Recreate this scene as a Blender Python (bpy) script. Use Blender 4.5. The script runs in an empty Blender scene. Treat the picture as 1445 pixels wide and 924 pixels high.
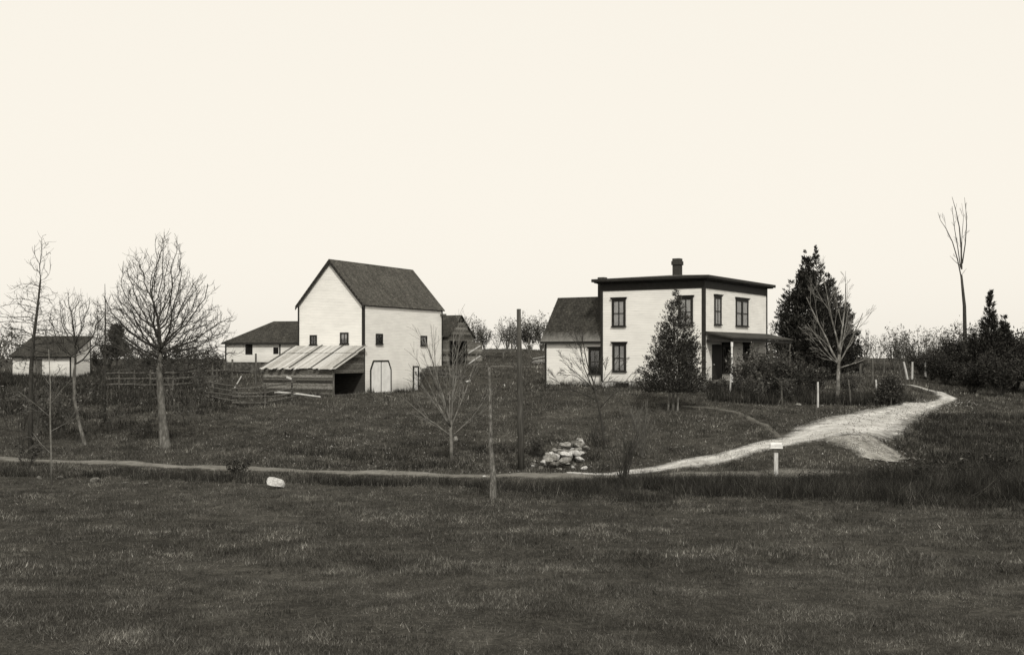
import bpy, math, random
import numpy as np
from mathutils import Vector, Matrix, noise
R = math.radians
random.seed(7); rng = np.random.default_rng(11)
scene = bpy.context.scene
COL = scene.collection

# ------------------------------------------------------------------ camera
F, CX, HY = 1600.0, 722.5, 500.0          # lens in photo pixels, centre column, horizon row
cam = bpy.data.cameras.new('camera'); camo = bpy.data.objects.new('camera', cam); COL.objects.link(camo)
camo.location = (0, 0, 0); camo.rotation_euler = (R(90), 0, 0)
cam.sensor_width = 36; cam.lens = F/1445*36
cam.shift_y = (HY-462)/1445
cam.clip_start = .1; cam.clip_end = 6000
scene.camera = camo

# ------------------------------------------------------------------ sky, sun, exposure
SUN_EL = 43.0
sx, sy = .16, -.987                        # horizontal direction towards the sun (behind the camera, a little right)
w = bpy.data.worlds.new('World'); scene.world = w; w.use_nodes = True
nt = w.node_tree; N = nt.nodes; L = nt.links; N.clear()
sky = N.new('ShaderNodeTexSky'); sky.sky_type = 'NISHITA'; sky.sun_disc = False
sky.sun_elevation = R(SUN_EL); sky.sun_rotation = math.atan2(sx, sy); sky.dust_density = 4; sky.air_density = 1.0
bw = N.new('ShaderNodeRGBToBW'); pw = N.new('ShaderNodeMath'); pw.operation = 'POWER'; pw.inputs[1].default_value = .05
ml = N.new('ShaderNodeVectorMath'); ml.operation = 'SCALE'
ml.inputs[0].default_value = (1.0, .946, .845)
sc = N.new('ShaderNodeMath'); sc.operation = 'MULTIPLY'; sc.inputs[1].default_value = 9.05
bg = N.new('ShaderNodeBackground'); bg.inputs[1].default_value = .1
out = N.new('ShaderNodeOutputWorld')
L.new(sky.outputs[0], bw.inputs[0]); L.new(bw.outputs[0], pw.inputs[0]); L.new(pw.outputs[0], sc.inputs[0])
L.new(sc.outputs[0], ml.inputs[3]); L.new(ml.outputs[0], bg.inputs[0]); L.new(bg.outputs[0], out.inputs[0])
sl = bpy.data.lights.new('sun', 'SUN'); sl.energy = 2.7; sl.angle = R(5); sl.color = (1, .965, .885)
so = bpy.data.objects.new('sun', sl); COL.objects.link(so)
ce = math.cos(R(SUN_EL)); sd = Vector((sx*ce, sy*ce, math.sin(R(SUN_EL)))).normalized()
so.rotation_euler = sd.to_track_quat('Z', 'Y').to_euler()
vs = scene.view_settings; scene.display_settings.display_device = 'sRGB'
vs.view_transform = 'Standard'; vs.look = 'None'; vs.gamma = 1; vs.exposure = 0.0; vs.use_curve_mapping = False

# ------------------------------------------------------------------ materials (a monochrome, sepia-toned world)
def tone(v):
    k = min(1, v/.5); return (v, v*(.957+.038*k), v*(.85+.13*k), 1)
def newmat(name, rough=.9, spec=.2):
    m = bpy.data.materials.new(name); m.use_nodes = True
    b = m.node_tree.nodes['Principled BSDF']; b.inputs['Roughness'].default_value = rough
    b.inputs['Specular IOR Level'].default_value = spec
    return m, m.node_tree, b
def coords(t, kind='Object', scale=(1,1,1)):
    tc = t.nodes.new('ShaderNodeTexCoord'); mp = t.nodes.new('ShaderNodeMapping'); mp.inputs['Scale'].default_value = scale
    t.links.new(tc.outputs[kind], mp.inputs[0]); return mp.outputs[0]
def nz(t, vec, scale, detail=5, rough=.6):
    n = t.nodes.new('ShaderNodeTexNoise'); n.inputs['Scale'].default_value = scale; n.inputs['Detail'].default_value = detail
    n.inputs['Roughness'].default_value = rough; t.links.new(vec, n.inputs['Vector']); return n.outputs['Fac']
def ramp(t, fac, stops):
    r = t.nodes.new('ShaderNodeValToRGB'); e = r.color_ramp.elements
    while len(e) < len(stops): e.new(.5)
    for el, (p, v) in zip(e, stops): el.position = p; el.color = tone(v)
    t.links.new(fac, r.inputs[0]); return r.outputs[0]
def mixc(t, fac, a, b, mode='MIX'):
    m = t.nodes.new('ShaderNodeMix'); m.data_type = 'RGBA'; m.blend_type = mode
    if isinstance(fac, (int, float)): m.inputs[0].default_value = fac
    else: t.links.new(fac, m.inputs[0])
    t.links.new(a, m.inputs[6]); t.links.new(b, m.inputs[7]); return m.outputs[2]
def bump(t, b, h, strength=.4, dist=.02):
    n = t.nodes.new('ShaderNodeBump'); n.inputs['Strength'].default_value = strength; n.inputs['Distance'].default_value = dist
    t.links.new(h, n.inputs['Height']); t.links.new(n.outputs[0], b.inputs['Normal'])
def mmath(t, op, a, bv=None):
    m = t.nodes.new('ShaderNodeMath'); m.operation = op; t.links.new(a, m.inputs[0])
    if bv is not None:
        if isinstance(bv, (int, float)): m.inputs[1].default_value = bv
        else: t.links.new(bv, m.inputs[1])
    return m.outputs[0]

def m_noise(name, stops, scale=2, sc3=(1,1,1), bs=.3, bd=.02, rough=.9, detail=6, spec=.15):
    m, t, b = newmat(name, rough, spec); v = coords(t, 'Object', sc3); n = nz(t, v, scale, detail)
    t.links.new(ramp(t, n, stops), b.inputs['Base Color'])
    if bs: bump(t, b, n, bs, bd)
    return m
def m_clap(name, base=.8, board=.115, wear=.1):
    m, t, b = newmat(name, .75, .25)
    v = coords(t); sep = t.nodes.new('ShaderNodeSeparateXYZ'); t.links.new(v, sep.inputs[0])
    z = mmath(t, 'DIVIDE', sep.outputs[2], board); fr = mmath(t, 'FRACT', z)
    n1 = nz(t, coords(t, 'Object', (.5,.5,1.5)), 1.1, 6); n2 = nz(t, coords(t, 'Object', (.25,.25,9)), 3.0, 4, .7)
    c1 = ramp(t, n1, [(.3, base*(1-wear)), (.62, base)]); c2 = ramp(t, n2, [(.28, .8), (.5, 1.0)])
    line = ramp(t, fr, [(0, .66), (.13, .97), (1, 1.0)])
    c = mixc(t, 1.0, c1, c2, 'MULTIPLY'); c = mixc(t, 1.0, c, line, 'MULTIPLY')
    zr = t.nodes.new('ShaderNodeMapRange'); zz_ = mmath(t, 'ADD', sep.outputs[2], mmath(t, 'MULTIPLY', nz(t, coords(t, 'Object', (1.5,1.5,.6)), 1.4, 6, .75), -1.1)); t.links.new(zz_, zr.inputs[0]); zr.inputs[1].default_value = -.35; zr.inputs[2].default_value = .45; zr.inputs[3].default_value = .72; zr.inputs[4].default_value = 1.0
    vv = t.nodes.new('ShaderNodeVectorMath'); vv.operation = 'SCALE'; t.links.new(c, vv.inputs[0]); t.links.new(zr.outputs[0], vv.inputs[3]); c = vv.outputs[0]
    t.links.new(c, b.inputs['Base Color']); inv = mmath(t, 'SUBTRACT', fr, 0); mi = mmath(t, 'MULTIPLY', fr, -1)
    bump(t, b, mi, .5, .012); return m
def m_boards(name, stops, board=.2, axis=2, streak=(1,1,12), gap=.35):
    m, t, b = newmat(name, .95, .1)
    v = coords(t); sep = t.nodes.new('ShaderNodeSeparateXYZ'); t.links.new(v, sep.inputs[0])
    q = mmath(t, 'DIVIDE', sep.outputs[axis], board); fr = mmath(t, 'FRACT', q); fl = mmath(t, 'FLOOR', q)
    wn = t.nodes.new('ShaderNodeTexWhiteNoise'); wn.noise_dimensions = '1D'; t.links.new(fl, wn.inputs['W'])
    n = nz(t, coords(t, 'Object', streak), 1.6, 6, .7)
    s = mmath(t, 'MULTIPLY', wn.outputs[0], .35); s = mmath(t, 'ADD', s, mmath(t, 'MULTIPLY', n, .65))
    c = ramp(t, s, stops); line = ramp(t, fr, [(0, gap), (.12, 1), (1, 1)])
    c = mixc(t, 1.0, c, line, 'MULTIPLY'); t.links.new(c, b.inputs['Base Color'])
    bump(t, b, n, .5, .02); return m
def m_shingle(name, lo, hi, moss=None):
    m, t, b = newmat(name, .9, .15)
    v = coords(t, 'UV')
    br = t.nodes.new('ShaderNodeTexBrick'); t.links.new(v, br.inputs['Vector'])
    br.inputs['Scale'].default_value = 1; br.inputs['Brick Width'].default_value = .2; br.inputs['Row Height'].default_value = .16
    br.inputs['Mortar Size'].default_value = .012; br.inputs['Color1'].default_value = tone(lo); br.inputs['Color2'].default_value = tone(hi)
    br.inputs['Mortar'].default_value = tone(lo*.45); br.inputs['Mortar Smooth'].default_value = .4
    n = nz(t, coords(t, 'UV', (1,.35,1)), 1.6, 8, .75); c2 = ramp(t, n, [(.3, .55), (.5, 1.0), (.72, 1.6)])
    c = mixc(t, 1.0, br.outputs[0], c2, 'MULTIPLY')
    n3 = nz(t, v, 6.5, 4, .85); c3 = ramp(t, n3, [(.33, .45), (.5, .95), (.68, 1.8)]); c = mixc(t, 1.0, c, c3, 'MULTIPLY')
    if moss:
        sep = t.nodes.new('ShaderNodeSeparateXYZ'); t.links.new(v, sep.inputs[0])
        q = mmath(t, 'MULTIPLY', sep.outputs[1], -.25); q = mmath(t, 'ADD', q, .42)
        q = mmath(t, 'ADD', q, mmath(t, 'MULTIPLY', nz(t, coords(t,'UV',(1,.3,1)), 3.5, 7, .8), .5))
        f = ramp(t, q, [(.45, 0), (.75, 1.0)]); mo = t.nodes.new('ShaderNodeRGB'); mo.outputs[0].default_value = tone(moss)
        c = mixc(t, mmath(t, 'MULTIPLY', f, .75), c, mo.outputs[0])
    t.links.new(c, b.inputs['Base Color']); bump(t, b, br.outputs['Fac'], -.4, .02); return m
def m_island(name, stops, patch=None, rough=.9, trans=0):
    m, t, b = newmat(name, rough, .1)
    g = t.nodes.new('ShaderNodeNewGeometry'); c = ramp(t, g.outputs['Random Per Island'], stops)
    if patch:
        v = t.nodes.new('ShaderNodeMapping'); t.links.new(g.outputs['Position'], v.inputs[0]); v.inputs['Scale'].default_value = (1, .7, 1)
        n = nz(t, v.outputs[0], patch[0], 6, .65); c = mixc(t, 1.0, c, ramp(t, n, [(.32, patch[1]), (.5, 1.0), (.68, patch[2])]), 'MULTIPLY')
    t.links.new(c, b.inputs['Base Color']); return m
def m_ground():
    m, t, b = newmat('ground', .95, .05)
    v = coords(t); n1 = nz(t, v, .16, 6, .65); n2 = nz(t, v, 1.7, 8, .75); n3 = nz(t, v, 14, 4, .8)
    c = ramp(t, n1, [(.3, .026), (.55, .044), (.7, .066)])
    c = mixc(t, 1.0, c, ramp(t, n2, [(.3, .45), (.5, 1.0), (.7, 1.8)]), 'MULTIPLY')
    c = mixc(t, 1.0, c, ramp(t, n3, [(.35, .5), (.5, 1.0), (.72, 2.0)]), 'MULTIPLY')
    t.links.new(c, b.inputs['Base Color']); bump(t, b, n3, .6, .05); return m
def m_dirt(name, lo, hi):
    m, t, b = newmat(name, .95, .05)
    v = coords(t); n2 = nz(t, v, .9, 8, .75); n3 = nz(t, v, 9, 5, .8)
    c = ramp(t, n2, [(.33, lo), (.52, (lo+hi)/2), (.68, hi)])
    c = mixc(t, 1.0, c, ramp(t, n3, [(.32, .55), (.5, 1.0), (.7, 1.35)]), 'MULTIPLY')
    sep = t.nodes.new('ShaderNodeSeparateXYZ'); t.links.new(coords(t, 'UV'), sep.inputs[0]); ab = mmath(t, 'ABSOLUTE', sep.outputs[0])
    e = mmath(t, 'ADD', ab, mmath(t, 'MULTIPLY', nz(t, v, 1.6, 7, .8), 1.5)); e = mmath(t, 'ADD', e, mmath(t, 'MULTIPLY', n3, .5))
    f = ramp(t, e, [(.0, 0), (1, 1)]); mr = t.nodes.new('ShaderNodeMapRange'); t.links.new(e, mr.inputs[0]); mr.inputs[1].default_value = 1.35; mr.inputs[2].default_value = 1.9
    cr = mmath(t, 'MULTIPLY', nz(t, v, 2.2, 7, .8), .55); cc = mmath(t, 'SUBTRACT', mmath(t, 'MULTIPLY', ab, -2.0), -.8); cm_ = t.nodes.new('ShaderNodeMath'); cm_.operation = 'MAXIMUM'; cm_.inputs[1].default_value = 0; t.links.new(cc, cm_.inputs[0])
    tot = mmath(t, 'ADD', mr.outputs[0], mmath(t, 'MULTIPLY', cm_.outputs[0], cr)); tot = mmath(t, 'MINIMUM', tot, 1.0)
    so2 = t.nodes.new('ShaderNodeRGB'); so2.outputs[0].default_value = tone(.05); sd2 = mixc(t, 1.0, so2.outputs[0], ramp(t, n3, [(.35,.5),(.5,1),(.72,1.8)]), 'MULTIPLY'); c = mixc(t, tot, c, sd2)
    t.links.new(c, b.inputs['Base Color']); bump(t, b, n3, .6, .04); return m
def m_glass():
    m = bpy.data.materials.new('window_glass'); m.use_nodes = True; t = m.node_tree; t.nodes.clear()
    o = t.nodes.new('ShaderNodeOutputMaterial'); tr = t.nodes.new('ShaderNodeBsdfTransparent'); tr.inputs[0].default_value = (.8,.8,.8,1)
    gl = t.nodes.new('ShaderNodeBsdfGlossy'); gl.inputs['Roughness'].default_value = .04
    mx = t.nodes.new('ShaderNodeMixShader'); mx.inputs[0].default_value = .10
    t.links.new(tr.outputs[0], mx.inputs[1]); t.links.new(gl.outputs[0], mx.inputs[2]); t.links.new(mx.outputs[0], o.inputs[0]); return m

M = dict(
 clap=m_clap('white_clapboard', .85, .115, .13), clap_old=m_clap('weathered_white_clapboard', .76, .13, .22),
 white=m_noise('white_paint', [(.3,.66),(.6,.8)], 2, bs=.1), dark=m_noise('dark_trim_paint', [(.3,.018),(.7,.032)], 5, bs=.1, rough=.6),
 frame=m_noise('dark_window_paint', [(.3,.016),(.7,.03)], 6, bs=0, rough=.55), black=m_noise('dark_interior', [(.3,.008),(.7,.014)], 3, bs=0),
 curtain=m_noise('curtain_cloth', [(.3,.5),(.7,.75)], 4, (6,6,.6), bs=.3), glass=m_glass(),
 shingle=m_shingle('barn_shingles', .055, .09), shingle_dark=m_shingle('dark_shingles', .032, .052), shingle_moss=m_shingle('mossy_shingles', .028, .05, .26),
 roofing=m_noise('tar_roofing', [(.3,.03),(.7,.06)], 2, bs=.2), stone=m_noise('foundation_stone', [(.3,.22),(.5,.42),(.7,.6)], 4, bs=.6, bd=.05),
 fieldstone=m_noise('dry_stone', [(.3,.03),(.5,.07),(.72,.16)], 3.5, bs=1, bd=.1), brick=m_noise('chimney_brick', [(.3,.03),(.7,.06)], 9, (1,1,2.5), bs=.5),
 grey=m_boards('grey_board_siding', [(.3,.03),(.48,.09),(.6,.15),(.74,.32)], .2, 2, (3.2,3.2,9)), roofboard=m_boards('bleached_roof_boards', [(.25,.26),(.45,.42),(.6,.5),(.75,.6)], .24, 0, (7,1.6,1.6), .6),
 shade_board=m_noise('painted_shade_boards', [(.3,.03),(.7,.07)], 3, (1,1,6), bs=.3),  # shade of the lean-to interior put into the colour
 wood=m_noise('weathered_wood', [(.3,.04),(.5,.085),(.7,.17)], 3, (4,4,.5), bs=.5), palewood=m_noise('pale_wood', [(.3,.34),(.7,.62)], 4, (4,4,.6), bs=.3),
 pole=m_noise('pole_wood', [(.3,.035),(.5,.06),(.7,.10)], 4, (5,5,.4), bs=.5), rough_pole=m_noise('rough_bark_pole', [(.3,.04),(.5,.11),(.7,.26)], 7, (3,3,1), bs=.7),
 bark_pale=m_noise('pale_bark', [(.3,.06),(.5,.13),(.68,.32)], 3.2, (2,2,1), bs=.6), bark=m_noise('dark_bark', [(.3,.025),(.6,.05),(.75,.09)], 4, (2,2,.8), bs=.6),
 bark_mid=m_noise('grey_bark', [(.3,.05),(.5,.11),(.7,.22)], 4, (2,2,.8), bs=.6), twig_pale=m_noise('pale_twigs', [(.3,.08),(.5,.14),(.7,.24)], 4, bs=0),
 twig=m_noise('dark_twigs', [(.3,.03),(.6,.06)], 4, bs=0), twig_mid=m_noise('grey_twigs', [(.3,.06),(.6,.13)], 4, bs=0),
 cedar=m_island('cedar_foliage', [(0,.015),(.5,.038),(.85,.08),(1,.2)]), cedar_dark=m_island('dark_evergreen_foliage', [(0,.012),(.5,.03),(.9,.055),(1,.12)]),
 leaf=m_island('sparse_leaves', [(0,.025),(.5,.055),(.9,.10),(1,.25)]), shrubleaf=m_island('shrub_foliage', [(0,.02),(.5,.05),(.9,.09),(1,.22)]),
 rock=m_noise('pale_rock', [(.3,.26),(.5,.45),(.7,.66)], 3, bs=.6, bd=.05), rock_moss=m_noise('mossy_rock', [(.3,.05),(.5,.11),(.7,.24)], 3, bs=.6, bd=.05), rock_dark=m_noise('grey_rock', [(.3,.10),(.5,.2),(.7,.38)], 3, bs=.6, bd=.05),
 ground=m_ground(), road=m_dirt('road_dirt', .11, .25), drive=m_dirt('drive_gravel', .3, .66), path=m_dirt('path_dirt', .07, .17), scar=m_dirt('eroded_earth', .14, .42),
 grass=m_island('grass_blades', [(0,.028),(.45,.056),(.8,.095),(.95,.15),(1,.27)], (.8, .4, 2.3)),
 weeds=m_island('weed_stems', [(0,.012),(.6,.028),(.9,.06),(1,.17)], (.9, .55, 1.7)),
 wire=m_noise('wire', [(.3,.03),(.7,.05)], 4, bs=0), metal=m_noise('tin', [(.3,.5),(.7,.75)], 6, bs=.1, rough=.5))

# ------------------------------------------------------------------ mesh helpers
class MB:
    def __init__(s): s.v = []; s.f = []; s.uv = None
    def add(s, vs, fs):
        o = len(s.v); s.v += [tuple(p) for p in vs]; s.f += [tuple(i+o for i in f) for f in fs]; return s
    def box(s, x0, x1, y0, y1, z0, z1):
        return s.add([(x0,y0,z0),(x1,y0,z0),(x1,y1,z0),(x0,y1,z0),(x0,y0,z1),(x1,y0,z1),(x1,y1,z1),(x0,y1,z1)],
                     [(0,3,2,1),(4,5,6,7),(0,1,5,4),(1,2,6,5),(2,3,7,6),(3,0,4,7)])
    def prism(s, pts, off):      # polygon pts extruded by vector off
        n = len(pts); o = Vector(off)
        return s.add([tuple(p) for p in pts]+[tuple(Vector(p)+o) for p in pts],
                     [tuple(range(n))[::-1], tuple(range(n, 2*n))]+[(i, (i+1) % n, (i+1) % n+n, i+n) for i in range(n)])
    def tube(s, pts, rad, n=6, wob=0):
        pts = [Vector(p) for p in pts]; o = len(s.v); k = len(pts)
        t0 = (pts[1]-pts[0]).normalized(); a = t0.orthogonal().normalized()
        for i, p in enumerate(pts):
            t = (pts[min(i+1,k-1)]-pts[max(i-1,0)]).normalized(); a = (a-t*a.dot(t)).normalized(); b = t.cross(a)
            for j in range(n):
                q = 2*math.pi*j/n; rr = rad[i]*(1+(random.uniform(-wob,wob) if wob else 0))
                s.v.append(tuple(p+(a*math.cos(q)+b*math.sin(q))*rr))
        for i in range(k-1):
            for j in range(n):
                s.f.append((o+i*n+j, o+i*n+(j+1) % n, o+(i+1)*n+(j+1) % n, o+(i+1)*n+j))
        if n > 3: s.f.append(tuple(o+j for j in range(n))[::-1]); s.f.append(tuple(o+(k-1)*n+j for j in range(n)))
        return s
    def beam(s, a, b, w_, h):
        a = Vector(a); b = Vector(b); d = (b-a).normalized(); u = Vector((0,0,1)); sd_ = d.cross(u)
        if sd_.length < .01: sd_ = Vector((1,0,0))
        sd_.normalize(); u = sd_.cross(d); sd_ *= w_/2; u *= h/2
        return s.prism([a-sd_-u, a+sd_-u, a+sd_+u, a-sd_+u], b-a)
def obj(name, mb, mat, parent=None, smooth=False, bevel=0):
    me = bpy.data.meshes.new(name); me.from_pydata(mb.v, [], mb.f); me.materials.append(mat)
    if smooth: me.shade_smooth()
    if mb.uv:
        ul = me.uv_layers.new(name='UVMap')
        ul.data.foreach_set('uv', np.array(mb.uv, 'f').ravel())
    o = bpy.data.objects.new(name, me); COL.objects.link(o); o.parent = parent
    if bevel:
        bv = o.modifiers.new('b', 'BEVEL'); bv.width = bevel; bv.segments = 2
    return o
def npobj(name, verts, tris, mat, parent=None, n=3):
    me = bpy.data.meshes.new(name); V = np.ascontiguousarray(verts, 'f'); T = np.ascontiguousarray(tris, 'i')
    me.vertices.add(len(V)); me.vertices.foreach_set('co', V.ravel()); me.loops.add(T.size)
    me.loops.foreach_set('vertex_index', T.ravel()); me.polygons.add(len(T))
    me.polygons.foreach_set('loop_start', np.arange(len(T), dtype='i')*n)
    try: me.polygons.foreach_set('loop_total', np.full(len(T), n, 'i'))
    except Exception: pass
    me.update(calc_edges=True); me.validate(); me.materials.append(mat)
    o = bpy.data.objects.new(name, me); COL.objects.link(o); o.parent = parent; return o
def tag(o, label=None, cat=None, group=None, kind=None):
    if label: o['label'] = label
    if cat: o['category'] = cat
    if group: o['group'] = group
    if kind: o['kind'] = kind
    return o
def empty(name, loc, label, cat, rz=0, group=None):
    o = bpy.data.objects.new(name, None); COL.objects.link(o); o.location = loc; o.rotation_euler = (0,0,rz)
    o.empty_display_size = .3; return tag(o, label, cat, group)
def copy_thing(root, loc, rz, s, label, group=None):
    r = root.copy(); COL.objects.link(r); r.location = loc; r.rotation_euler = (0,0,rz); r.scale = s
    r['label'] = label
    if group: r['group'] = group
    for ch in list(root.children):
        c = ch.copy(); COL.objects.link(c); c.parent = r
    return r

# ------------------------------------------------------------------ terrain: rows of (distance, height) for each bearing
COM = [(-60,-3.6),(0,-2.6),(8,-3.2),(14,-3.78),(22,-4.28),(30,-4.6),(38,-4.82),(43,-4.95)]
FAR = [(200,-2.5),(400,-8),(1500,-14),(4000,-16)]
COLS = {
 -150: COM+[(47,-5.0),(52,-4.95),(57,-4.7),(63,-4.3),(70,-3.7),(76,-3.2),(84,-2.7),(92,-2.3),(100,-1.9),(115,-1.3),(140,-.9)]+FAR,
 230: COM+[(47,-5.0),(52,-4.92),(57,-4.68),(63,-4.25),(70,-3.65),(76,-3.15),(84,-2.65),(92,-2.1),(100,-1.6),(115,-.9),(140,-.6)]+FAR,
 400: COM+[(47,-5.0),(52,-4.8),(57,-4.5),(63,-4.05),(70,-3.55),(76,-3.05),(81,-2.87),(86,-2.6),(92,-1.9),(97,-1.5),(115,-.7),(140,-.5)]+FAR,
 500: COM+[(47,-5.0),(52,-4.75),(57,-4.4),(63,-3.95),(70,-3.4),(76,-2.95),(81,-2.84),(90,-2.86),(97,-1.6),(115,-.5),(140,-.4)]+FAR,
 588: COM+[(47,-5.0),(52,-4.75),(57,-4.4),(63,-3.95),(70,-3.4),(76,-3.0),(84,-2.88),(89,-2.86),(92,-2.4),(97,-.95),(115,-.2),(140,-.3)]+FAR,
 603: COM+[(47,-5.0),(52,-4.75),(57,-4.4),(63,-3.95),(70,-3.4),(76,-3.0),(84,-2.86),(87.3,-2.75),(88.6,-1.1),(92,-.88),(97,-.85),(115,.1),(140,-.2)]+FAR,
 640: COM+[(47,-5.0),(52,-4.75),(57,-4.35),(63,-3.85),(70,-3.3),(76,-2.9),(84,-2.7),(88,-1.7),(92,-.95),(97,-.85),(108,.3),(115,.45),(140,.2)]+FAR,
 735: COM+[(48,-4.97),(52,-4.75),(57,-4.3),(63,-3.7),(70,-3.0),(76,-2.45),(84,-2.1),(90,-1.5),(95,-1.0),(100,-.8),(108,.4),(115,.55),(140,.3)]+FAR,
 800: COM+[(48,-4.97),(52,-4.7),(57,-4.2),(63,-3.5),(70,-2.6),(76,-2.15),(84,-2.0),(95,-1.2),(108,.0),(115,.2),(140,.1)]+FAR,
 900: COM+[(48,-4.95),(52,-4.6),(57,-4.1),(63,-3.3),(68,-2.55),(72,-2.25),(84,-2.15),(100,-1.2),(115,-.5),(140,-.3)]+FAR,
 1000: COM+[(46,-4.9),(49,-4.6),(52,-4.3),(57,-3.8),(63,-3.1),(69,-2.4),(73,-2.22),(84,-2.15),(100,-1.3),(115,-.8),(140,-.5)]+FAR,
 1100: COM+[(46,-4.85),(48,-4.45),(51,-4.05),(57,-3.6),(63,-3.1),(70,-2.55),(76,-2.35),(84,-2.2),(100,-1.4),(115,-.9),(140,-.5)]+FAR,
 1200: COM+[(46,-4.85),(48,-4.5),(50,-3.85),(54,-3.48),(57,-3.3),(63,-3.1),(70,-2.75),(76,-2.5),(84,-2.1),(100,-1.3),(115,-.7),(140,-.45)]+FAR,
 1270: COM+[(46,-4.88),(48,-4.7),(51,-4.25),(54,-3.85),(59,-3.4),(64,-3.15),(70,-2.9),(76,-2.65),(84,-2.3),(100,-1.5),(115,-.9),(140,-.45)]+FAR,
 1340: COM+[(47,-4.9),(52,-4.4),(57,-4.05),(63,-3.6),(70,-3.15),(76,-2.92),(84,-2.6),(100,-1.7),(115,-1.1),(140,-.5)]+FAR,
 1450: COM+[(47,-4.9),(52,-4.5),(57,-4.2),(63,-3.85),(70,-3.4),(76,-3.1),(84,-2.8),(100,-1.9),(115,-1.2),(140,-.6)]+FAR,
}
PXK = np.array(sorted(COLS)); DG = np.concatenate([np.arange(-60,160,.5), np.geomspace(160,4000,60)])
TAB = np.array([np.interp(DG, *zip(*COLS[p])) for p in PXK])
ker = np.exp(-.5*(np.arange(-4,5)/1.6)**2); ker /= ker.sum()
for r_ in range(len(TAB)):
    a = TAB[r_, :440]; pad = np.concatenate([np.full(4, a[0]), a, a[-1]+(a[-1]-a[-2])*np.arange(1,5)]); TAB[r_, :440] = np.convolve(pad, ker, 'valid')
def height(X, Y):
    X = np.asarray(X, float); Y = np.asarray(Y, float)
    p = np.clip(CX+F*X/np.maximum(Y, 20), PXK[0], PXK[-1]); i = np.clip(np.searchsorted(PXK, p)-1, 0, len(PXK)-2)
    t = (p-PXK[i])/(PXK[i+1]-PXK[i]); t = t*t*(3-2*t)
    j = np.clip(np.searchsorted(DG, Y)-1, 0, len(DG)-2); u = np.clip((Y-DG[j])/(DG[j+1]-DG[j]), 0, 1)
    z = (TAB[i,j]*(1-u)+TAB[i,j+1]*u)*(1-t)+(TAB[i+1,j]*(1-u)+TAB[i+1,j+1]*u)*t
    z = z+.05*np.sin(X*.9+1.3*np.sin(Y*.33))*np.sin(Y*.7+X*.21)+.03*np.sin(X*2.1+Y*.6)*np.sin(Y*1.7-X*.8)
    return z
def hz(x, y): return float(height(x, y))
def at(px, D, dz=0): X = (px-CX)/F*D; return Vector((X, D, hz(X, D)+dz))
def P(px, py, D): return Vector(((px-CX)/F*D, D, (HY-py)/F*D))
def axis(dense0, dense1, step, lo, hi):
    a = list(np.arange(dense0, dense1+1e-6, step)); s_ = step; v = a[-1]
    while v < hi: s_ *= 1.14; v += s_; a.append(v)
    s_ = step; v = a[0]; b = []
    while v > lo: s_ *= 1.14; v -= s_; b.append(v)
    return np.array(b[::-1]+a)
xs = axis(-48, 48, .33, -3500, 3500); ys = axis(9, 118, .33, -60, 3900)
GX, GY = np.meshgrid(xs, ys); GZ = height(GX, GY); nx, ny = len(xs), len(ys)
idx = (np.arange(ny-1)[:,None]*nx+np.arange(nx-1)[None,:]).ravel()
g = npobj('ground', np.stack([GX,GY,GZ],-1).reshape(-1,3), np.stack([idx,idx+1,idx+nx+1,idx+nx],-1), M['ground'], n=4)
g.data.shade_smooth(); tag(g, kind='structure')

# roads: polylines of (photo column, distance) with a half width
def W(pts): return np.array([((p-CX)/F*D, D) for p, D in pts])
def resample(P_, step=.4):
    P_ = np.asarray(P_, float); k = len(P_); out = []
    for i in range(k-1):
        p0, p1, p2, p3 = P_[max(i-1,0)], P_[i], P_[i+1], P_[min(i+2,k-1)]
        n = max(2, int(np.linalg.norm(p2-p1)/step))
        for t in np.arange(n)/n: out.append(.5*((2*p1)+(-p0+p2)*t+(2*p0-5*p1+4*p2-p3)*t*t+(-p0+3*p1-3*p2+p3)*t**3))
    out.append(P_[-1]); return np.array(out)
ROAD = resample([(-70,62),(-40,56.5)]+[tuple(v) for v in W([(80,52.0),(240,50.0),(380,48.3),(560,47.0),(700,46.2),(860,45.9),(1000,45.6),(1150,45.4),(1300,45.2),(1500,45.5)])]+[(30,47),(50,52)])
_d = [(800,46.6,.5),(860,46.8,.6),(940,47.9,.8),(1020,49.4,.85),(1100,51.2,1.0),(1150,52.5,1.9),(1195,54.2,3.0),(1235,58.3,2.5),(1270,63.0,1.7),(1300,67.5,1.1),(1328,71,.75),(1340,75.5,.7),(1322,80.5,.6),(1285,83.5,.5),(1240,84,.5)]
_r = resample([((p-CX)/F*D, D, h) for p, D, h in _d]); DRIVE = _r[:,:2]; DHW = _r[:,2]
PATH = resample(W([(962,64.5),(1000,63.6),(1040,62.0),(1075,57.5),(1100,53.2)]))
SCAR = resample(W([(1160,52.6),(1196,51.2),(1222,49.8),(1240,48.4)])); SCAR2 = resample(W([(1212,52.6),(1238,50.6),(1268,48.8)]))
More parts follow.
